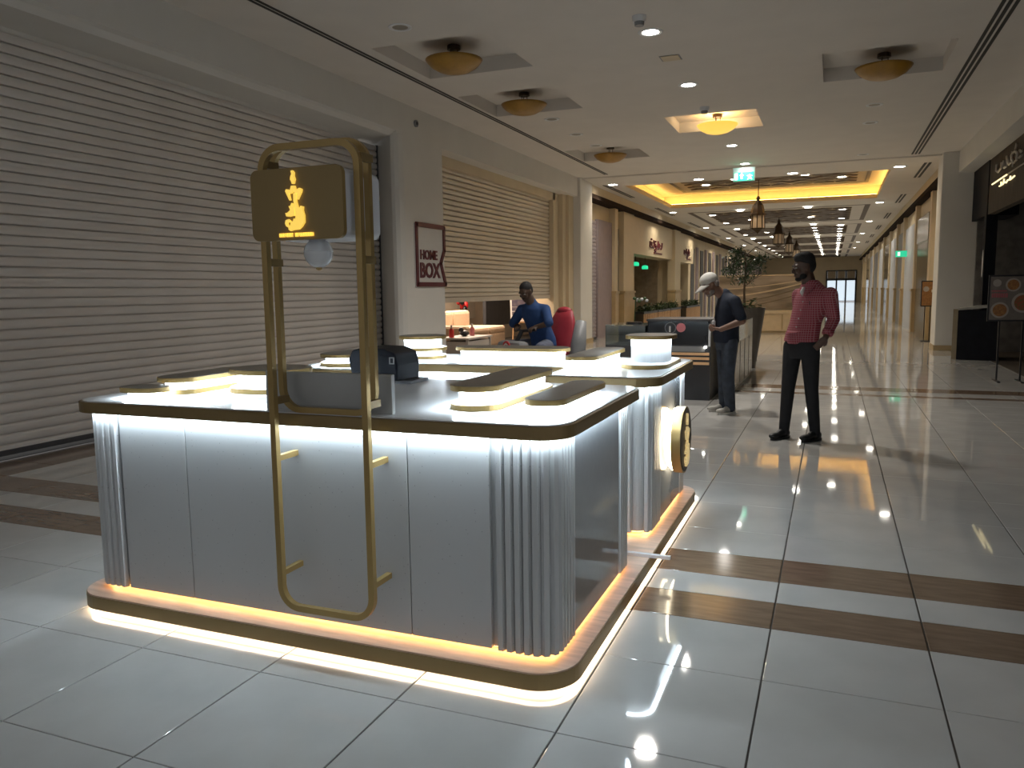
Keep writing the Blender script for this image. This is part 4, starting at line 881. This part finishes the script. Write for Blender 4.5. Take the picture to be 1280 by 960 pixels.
# ================================================================== PEOPLE
def skin_mesh(mb, name, m, parent, vox, it=8, fac=.5):
    me = bpy.data.meshes.new('tmp'); me.from_pydata([Vector(v) for v in mb.v], [], mb.f)
    bm = bmesh.new(); bm.from_mesh(me); bmesh.ops.remove_doubles(bm, verts=bm.verts, dist=1e-5); bmesh.ops.recalc_face_normals(bm, faces=bm.faces); bm.to_mesh(me); bm.free()
    o = bpy.data.objects.new('tmp', me); COL.objects.link(o)
    r = o.modifiers.new('r', 'REMESH'); r.mode = 'VOXEL'; r.voxel_size = vox; r.use_smooth_shade = True
    s = o.modifiers.new('s', 'SMOOTH'); s.iterations = it; s.factor = fac
    bpy.context.view_layer.update()
    e = bpy.data.meshes.new_from_object(o.evaluated_get(bpy.context.evaluated_depsgraph_get())); bpy.data.objects.remove(o)
    e.transform(Matrix.Translation(-root_loc(parent))); e.materials.clear(); e.materials.append(M[m])
    for p in e.polygons: p.use_smooth = True
    q = bpy.data.objects.new(name, e); COL.objects.link(q); q.parent = parent; return q
V = Vector
def limb(mb, pts, rs, n=12):
    pts = [V(p) for p in pts]; P2 = []; R2 = []
    for i in range(len(pts)-1):
        for k in range(5): u = k/5; P2.append(pts[i].lerp(pts[i+1], u)); R2.append(rs[i]+(rs[i+1]-rs[i])*u)
    P2.append(pts[-1]); R2.append(rs[-1]); mb.tube(P2, R2, n)
    for p, r in zip(pts, rs): mb.ell(p, (r, r, r), 12, 8)
    return mb
def torso(mb, secs): return mb.rings([(c[0], c[1], c[2], a, b, y) for c, a, b, y in secs], 20)
def hand(mb, w, d, nrm, curl=.5, th=1):
    w = V(w); d = V(d).normalized(); nrm = V(nrm); nrm = (nrm-d*nrm.dot(d)).normalized(); lat = d.cross(nrm)*th
    rot = Matrix((d, lat, nrm)).transposed()
    mb.ell(w+d*.045, (.052, .040, .018), 12, 8, rot)
    for k, L in enumerate((.070, .078, .073, .058)):
        b = w+d*.080+lat*(.027-.018*k); p = [b-d*.02]; a = curl*.5; q = b; dirs = d
        p.append(q)
        for seg in (.45, .32, .25):
            v = d*cos(a)+nrm*sin(a); q = q+v*L*seg; p.append(q); a += curl
        limb(mb, p, [.010, .0098, .0092, .0085, .0075], 8)
    b = w+d*.02+lat*.032; limb(mb, [b, b+d*.025+lat*.018+nrm*.01, b+d*.052+lat*.018+nrm*.024], [.012, .0105, .009], 8)
def head(mb, c, fwd, up=(0, 0, 1), s=1.0):
    c = V(c); f = V(fwd).normalized(); u = V(up); u = (u-f*u.dot(f)).normalized(); l = u.cross(f)
    R = Matrix((f, l, u)).transposed(); P = lambda a, b, z: c+R @ V((a, b, z))*s
    E_ = lambda p, r: mb.ell(P(*p), (r[0]*s, r[1]*s, r[2]*s), 16, 12, R)
    E_((-.008, 0, .030), (.098, .075, .095)); E_((.022, 0, -.045), (.068, .058, .068)); E_((.060, 0, -.088), (.028, .030, .024)); E_((.045, 0, .025), (.052, .064, .06))
    mb.tube([P(.090, 0, .022), P(.108, 0, -.010), P(.112, 0, -.024), P(.090, 0, -.034)], [.009*s, .012*s, .015*s, .010*s], 8)
    for k in (-1, 1): E_((.080, .034*k, .034), (.018, .026, .010)); E_((-.006, .077*k, .0), (.020, .010, .032)); E_((.072, .04*k, -.018), (.022, .022, .022)); E_((.098, .012*k, -.026), (.010, .009, .008))
    E_((.086, 0, -.055), (.012, .024, .006)); E_((.084, 0, -.066), (.012, .021, .007))
    return R, P
def face_parts(par, R, P, s=1.0, lip='lip'):
    for k in (-1, 1):
        e = MB().ell(P(.086, .033*k, .012), (.011*s, .014*s, .008*s), 12, 8, R).build('eye', 'eye', par, smooth=True)
        MB().ell(P(.094, .033*k, .012), (.005*s, .006*s, .006*s), 10, 6, R).build('iris', 'black', e, smooth=True)
        MB().ell(P(.093, .034*k, .032), (.008*s, .020*s, .004*s), 10, 6, R).build('eyebrow', 'hair', par, smooth=True)
    MB().ell(P(.092, 0, -.060), (.010*s, .021*s, .006*s), 12, 6, R).build('lips', lip, par, smooth=True)
def shoe(par, ankle, d, m, L=.27, sole='shoe_black'):
    a = V(ankle); d = V(d).normalized(); lat = V((-d.y, d.x, 0)); yaw_ = atan2(d.y, d.x)
    mb = MB(); b = V((a.x, a.y, 0))
    rot = Matrix((d, lat, V((0, 0, 1)))).transposed()
    mb.ell(b+d*.02+V((0, 0, .055)), (.095, .042, .042), 14, 10, rot); mb.ell(b+d*(L*.50)+V((0, 0, .042)), (.085, .046, .030), 14, 10, rot); mb.ell(b-d*.03+V((0, 0, .05)), (.05, .040, .045), 14, 10, rot); limb(mb, [b+V((0, 0, .06)), a+V((0, 0, .01))], [.045, .043])
    o = skin_mesh(mb, 'shoe', m, par, .009, 5)
    sp = MB(); n = 16; pl = []
    for i in range(n):
        t_ = 2*pi*i/n; q = b+d*(.052+.142*cos(t_))+lat*(.047*sin(t_)); pl.append((q.x, q.y))
    sp.prism(pl, .0, .022).build('sole', sole, o)
    return o
# ---- man in the red checked shirt
p = thing('person', 'standing man in a red checked shirt and black trousers, one hand in his pocket', 'person', (-.27, 8.17, 0))
yw = radians(-33); Lf = V((.835, -.55, 0))
b = MB()
R1, P1 = head(b, (-.262, 8.15, 1.655), (-.93, -.37, -.10)); 
limb(b, [(-.20, 8.20, 1.44), (-.235, 8.175, 1.60)], [.075, .060])
torso(b, [((-.265, 8.17, .88), .15, .10, yw), ((-.255, 8.17, .98), .15, .105, yw), ((-.225, 8.18, 1.12), .135, .10, yw), ((-.18, 8.19, 1.30), .16, .11, yw), ((-.165, 8.19, 1.41), .165, .10, yw), ((-.175, 8.19, 1.48), .10, .07, yw)])
lS, rS = (-.022, 8.095, 1.405), (-.308, 8.28, 1.40)
lA = [lS, (.015, 8.15, 1.17), (-.05, 8.03, 1.00)]; rA = [rS, (-.30, 8.40, 1.17), (-.215, 8.36, .97)]
limb(b, lA, [.052, .040, .028]); limb(b, rA, [.052, .040, .028])
hand(b, lA[2], (-.62, .02, -.75), (-.3, .8, 0), .25, 1); hand(b, rA[2], (.5, -.2, -.8), (0, -1, .2), .5, -1)
rL = [(-.345, 8.22, .90), (-.375, 8.14, .50), (-.405, 8.15, .09)]; lL = [(-.185, 8.12, .90), (-.160, 8.07, .50), (-.115, 8.12, .09)]
limb(b, rL, [.085, .052, .036]); limb(b, lL, [.085, .052, .036])
body = skin_mesh(b, 'body', 'skin_dark', p, .0075, 3)
face_parts(body, R1, P1)
h = MB()
for c_, r_h in (((-.02, 0, .075), (.092, .080, .085)), ((-.05, 0, .03), (.065, .078, .085)), ((.03, 0, .105), (.06, .07, .05))): h.ell(P1(*c_), r_h, 18, 12, R1)
skin_mesh(h, 'hair', 'hair', body, .009, 2)
h = MB()
for c_, r_h in (((.060, 0, -.094), (.033, .036, .026)), ((.028, .046, -.070), (.036, .016, .032)), ((.028, -.046, -.070), (.036, .016, .032)), ((.092, 0, -.044), (.010, .024, .006))): h.ell(P1(*c_), r_h, 14, 10, R1)
skin_mesh(h, 'beard', 'hair', body, .008, 2)
s = MB()
torso(s, [((-.272, 8.165, .955), .178, .125, yw), ((-.262, 8.168, 1.02), .172, .125, yw), ((-.235, 8.178, 1.14), .158, .122, yw), ((-.195, 8.188, 1.28), .178, .13, yw), ((-.168, 8.19, 1.38), .195, .125, yw), ((-.168, 8.19, 1.435), .160, .105, yw), ((-.19, 8.19, 1.50), .105, .085, yw), ((-.205, 8.19, 1.545), .072, .068, yw)])
s.rings([(-.335, 8.10, .935, .06, .05, yw), (-.32, 8.11, 1.05, .09, .08, yw)], 14)
limb(s, [lS, lA[1], V(lA[1]).lerp(V(lA[2]), .72)], [.072, .060, .048]); limb(s, [rS, rA[1], V(rA[1]).lerp(V(rA[2]), .72)], [.068, .058, .048])
sh = skin_mesh(s, 'shirt', 'check', p, .010, 5)
cfm = MB(); e0, e1 = V(lA[1]).lerp(V(lA[2]), .62), V(lA[1]).lerp(V(lA[2]), .80); cfm.tube([e0, e1], [.054, .051], 14).build('cuff', 'check', sh, smooth=True)
fd = V((-.55, -.835, 0))
def front(z, side=0, ex=0):                       # point on the shirt front
    k = (z-.955)/.5; c_ = V((-.272, 8.165, z)).lerp(V((-.165, 8.19, z)), min(1, k)); return c_+fd*(.128+ex)+Lf*side
for z in (1.02, 1.10, 1.18, 1.26, 1.34): MB().ell(front(z, 0, .004), (.007, .007, .007), 8, 6).build('button', 'shirtwhite', sh)
for k in (-1, 1): MB().add([front(1.49, .035*k, -.035), front(1.50, .075*k, -.06), front(1.43, .055*k, .012), front(1.39, .014*k, .016), front(1.49, .035*k, -.045), front(1.50, .075*k, -.07), front(1.43, .055*k, .004), front(1.39, .014*k, .008)], [(0, 1, 2, 3), (7, 6, 5, 4), (0, 4, 5, 1), (1, 5, 6, 2), (2, 6, 7, 3), (3, 7, 4, 0)]).build('collar', 'shirtwhite' if k < 0 else 'check', sh)
box(front(1.33, .075).x-.006, front(1.33, .075).x+.006, front(1.33, .075, .004).y-.004, front(1.33, .075, .004).y+.004, 1.31, 1.345).build('chest_mark', 'maroon', sh)
s = MB(); torso(s, [((-.265, 8.17, .80), .165, .115, yw), ((-.266, 8.17, .90), .168, .118, yw), ((-.263, 8.17, .99), .155, .110, yw)])
limb(s, [rL[0], rL[1], V(rL[2])+V((0, 0, -.03))], [.094, .066, .050]); limb(s, [lL[0], lL[1], V(lL[2])+V((0, 0, -.03))], [.094, .066, .050])
skin_mesh(s, 'trousers', 'blackpants', p, .011, 5)
shoe(p, (-.405, 8.15, .09), (-.55, -.83, 0), 'shoe_black'); shoe(p, (-.115, 8.12, .09), (-.60, -.80, 0), 'shoe_black')
# ---- man in the white cap
p = thing('person', 'man in a white cap, navy T-shirt and jeans looking down at his hands', 'person', (-1.14, 9.66, 0))
yw = radians(-64); F2 = V((-.9, -.43, 0)); L2 = V((.43, -.9, 0))
b = MB(); R1, P1 = head(b, (-1.335, 9.60, 1.505), (-.86, -.32, -.42), (-.35, 0, 1))
limb(b, [(-1.16, 9.66, 1.36), (-1.28, 9.62, 1.46)], [.066, .058])
torso(b, [((-1.15, 9.66, .84), .15, .12, yw), ((-1.16, 9.66, .96), .155, .13, yw), ((-1.15, 9.66, 1.10), .15, .125, yw), ((-1.14, 9.66, 1.24), .165, .125, yw), ((-1.14, 9.66, 1.34), .165, .10, yw), ((-1.16, 9.66, 1.40), .09, .07, yw)])
lA = [(-1.045, 9.50, 1.325), (-.955, 9.46, 1.10), (-1.185, 9.42, 1.005)]; rA = [(-1.215, 9.82, 1.325), (-1.16, 9.86, 1.08), (-1.31, 9.56, 1.00)]
limb(b, lA, [.054, .045, .031]); limb(b, rA, [.054, .045, .031])
hand(b, lA[2], (-1, .0, .12), (0, .3, 1), .55, 1); hand(b, rA[2], (.1, -1, .12), (.2, .2, 1), .55, -1)
rL = [(-1.19, 9.74, .84), (-1.175, 9.72, .47), (-1.175, 9.76, .09)]; lL = [(-1.10, 9.58, .84), (-1.115, 9.54, .47), (-1.085, 9.60, .09)]
limb(b, rL, [.085, .055, .038]); limb(b, lL, [.085, .055, .038])
body = skin_mesh(b, 'body', 'skin_mid', p, .0075, 3); face_parts(body, R1, P1)
h = MB()
for c_, r_h in (((.058, 0, -.092), (.034, .036, .026)), ((.026, .046, -.070), (.036, .015, .032)), ((.026, -.046, -.070), (.036, .015, .032))): h.ell(P1(*c_), r_h, 14, 10, R1)
skin_mesh(h, 'beard', 'hair_grey', body, .008, 2)
h = MB(); h.ell(P1(-.055, 0, .01), (.052, .074, .06), 14, 10, R1); skin_mesh(h, 'hair', 'hair_grey', body, .009, 2)
c_ = MB(); c_.ell(P1(-.006, 0, .075), (.110, .088, .088), 20, 14, R1); cap = skin_mesh(c_, 'cap', 'capwhite', body, .009, 3)
br = MB(); N_ = 9
arc = lambda r0, dz: [P1(.03+r0*sin(pi*i/(N_-1)), .088*cos(pi*i/(N_-1)), .050+dz-.045*sin(pi*i/(N_-1))*(r0 > .12)-.030*cos(pi*i/(N_-1))**2) for i in range(N_)]
br = MB(); A0, A1, B0, B1 = arc(.075, 0), arc(.175, 0), arc(.075, -.012), arc(.175, -.012)
br.add(A0+A1+B0+B1, [(i, i+1, N_+i+1, N_+i) for i in range(N_-1)]+[(2*N_+i, 3*N_+i, 3*N_+i+1, 2*N_+i+1) for i in range(N_-1)]+[(N_+i, N_+i+1, 3*N_+i+1, 3*N_+i) for i in range(N_-1)]).build('brim', 'capwhite', cap, smooth=True)
s = MB(); torso(s, [((-1.15, 9.66, .835), .182, .145, yw), ((-1.16, 9.66, .96), .176, .148, yw), ((-1.15, 9.66, 1.10), .172, .145, yw), ((-1.14, 9.66, 1.24), .185, .142, yw), ((-1.14, 9.66, 1.335), .185, .118, yw), ((-1.165, 9.66, 1.415), .09, .075, yw)])
limb(s, [(-1.105, 9.60, 1.335), lA[0], V(lA[0]).lerp(V(lA[1]), .82)], [.078, .070, .066]); limb(s, [(-1.175, 9.73, 1.335), rA[0], V(rA[0]).lerp(V(rA[1]), .82)], [.078, .070, .066]); limb(s, [(-1.15, 9.66, 1.35), (-1.18, 9.655, 1.40)], [.09, .075])
skin_mesh(s, 'tshirt', 'navy', p, .010, 10)
s = MB(); torso(s, [((-1.15, 9.66, .76), .155, .125, yw), ((-1.15, 9.66, .90), .160, .13, yw)])
limb(s, [rL[0], rL[1], V(rL[2])+V((0, 0, -.02))], [.098, .078, .062]); limb(s, [lL[0], lL[1], V(lL[2])+V((0, 0, -.02))], [.098, .078, .062]); skin_mesh(s, 'jeans', 'denim', p, .011, 5)
shoe(p, (-1.175, 9.76, .09), (-.85, -.5, 0), 'shoe_white', sole='capwhite'); shoe(p, (-1.085, 9.60, .09), (-.65, -.75, 0), 'shoe_white', sole='capwhite')
t = thing('pill_bottle', 'small white bottle held by the man in the white cap', 'bottle', (-1.29, 9.45, 1.0)); MB().lathe([(.0, 0), (.021, 0), (.021, .075), (.012, .085), (0, .085)], (-1.275, 9.46, 1.022), 12).build('flask', 'white_plastic', t); MB().lathe([(.013, 0), (.013, .022), (0, .022)], (-1.275, 9.46, 1.105), 10).build('cap', 'capwhite', t)
# ---- seated man in the blue shirt
p = thing('person', 'man in a blue shirt seated on the ride cart gripping its handlebar', 'person', (-3.6, 10.0, .66))
yw = radians(-10)
b = MB(); R1, P1 = head(b, (-3.755, 9.85, 1.455), (-.22, -.86, -.42), (-.1, -.3, 1))
limb(b, [(-3.69, 9.93, 1.25), (-3.73, 9.89, 1.39)], [.08, .062])
torso(b, [((-3.58, 10.05, .70), .16, .12, yw), ((-3.59, 10.04, .82), .16, .12, yw), ((-3.63, 10.0, .98), .155, .115, yw), ((-3.67, 9.96, 1.14), .17, .115, yw), ((-3.685, 9.94, 1.24), .165, .10, yw), ((-3.70, 9.93, 1.30), .09, .07, yw)])
lA = [(-3.505, 9.91, 1.23), (-3.41, 9.76, 1.05), (-3.52, 9.68, .995)]; rA = [(-3.865, 9.97, 1.23), (-4.0, 9.98, 1.03), (-3.95, 9.97, 1.0)]
lA[2] = (-3.60, 9.765, 1.00); rA[2] = (-3.90, 9.955, 1.00)
limb(b, lA, [.052, .043, .030]); limb(b, rA, [.052, .043, .030])
hand(b, lA[2], (-.3, -.9, -.12), (0, 0, -1), .75, 1); hand(b, rA[2], (.0, -1, -.12), (0, 0, -1), .75, -1)
hp = lambda f, s_, z: tuple(O_+H_*f+P_*s_+V((0, 0, z)))
rL = [hp(.02, -.11, .74), hp(.36, -.38, .74), hp(.30, -.44, .16)]; lL = [hp(.02, .11, .74), hp(.36, .38, .74), hp(.30, .44, .16)]
limb(b, rL, [.09, .06, .04]); limb(b, lL, [.09, .06, .04])
body = skin_mesh(b, 'body', 'skin_brown', p, .008, 3); face_parts(body, R1, P1)
h = MB()
for c_, r_h in (((-.02, 0, .062), (.096, .080, .078)), ((-.05, 0, .02), (.060, .077, .085))): h.ell(P1(*c_), r_h, 18, 12, R1)
skin_mesh(h, 'hair', 'hair', body, .009, 2); MB().ell(P1(.096, 0, -.044), (.010, .028, .007), 12, 6, R1).build('moustache', 'hair', body, smooth=True)
s = MB(); torso(s, [((-3.58, 10.05, .74), .185, .145, yw), ((-3.59, 10.04, .84), .182, .142, yw), ((-3.63, 10.0, .98), .175, .138, yw), ((-3.67, 9.96, 1.14), .19, .135, yw), ((-3.685, 9.94, 1.235), .19, .115, yw), ((-3.705, 9.93, 1.315), .09, .075, yw)])
limb(s, [(-3.60, 9.93, 1.235), lA[0], V(lA[0]).lerp(V(lA[1]), .95)], [.075, .068, .064]); limb(s, [(-3.77, 9.95, 1.235), rA[0], V(rA[0]).lerp(V(rA[1]), .95)], [.075, .068, .064]); limb(s, [(-3.69, 9.935, 1.27), (-3.71, 9.91, 1.335)], [.085, .068]); skin_mesh(s, 'shirt', 'blue', p, .010, 12)
s = MB(); torso(s, [((-3.58, 10.05, .66), .16, .13, yw), ((-3.58, 10.05, .78), .165, .13, yw)])
limb(s, [rL[0], rL[1], V(rL[2])+V((0, 0, .02))], [.10, .078, .06]); limb(s, [lL[0], lL[1], V(lL[2])+V((0, 0, .02))], [.10, .078, .06]); skin_mesh(s, 'jeans', 'denim_lt', p, .011, 5)
for q in (rL[2], lL[2]):
    so = MB(); d = H_; so.ell(V(q)+d*.07+V((0, 0, -.113)), (.13, .05, .05), 14, 10, Matrix((d, P_, V((0, 0, 1)))).transposed()); limb(so, [V(q), V(q)+V((0, 0, -.09))], [.045, .05]); skin_mesh(so, 'shoe', 'shoe_black', p, .010, 4)
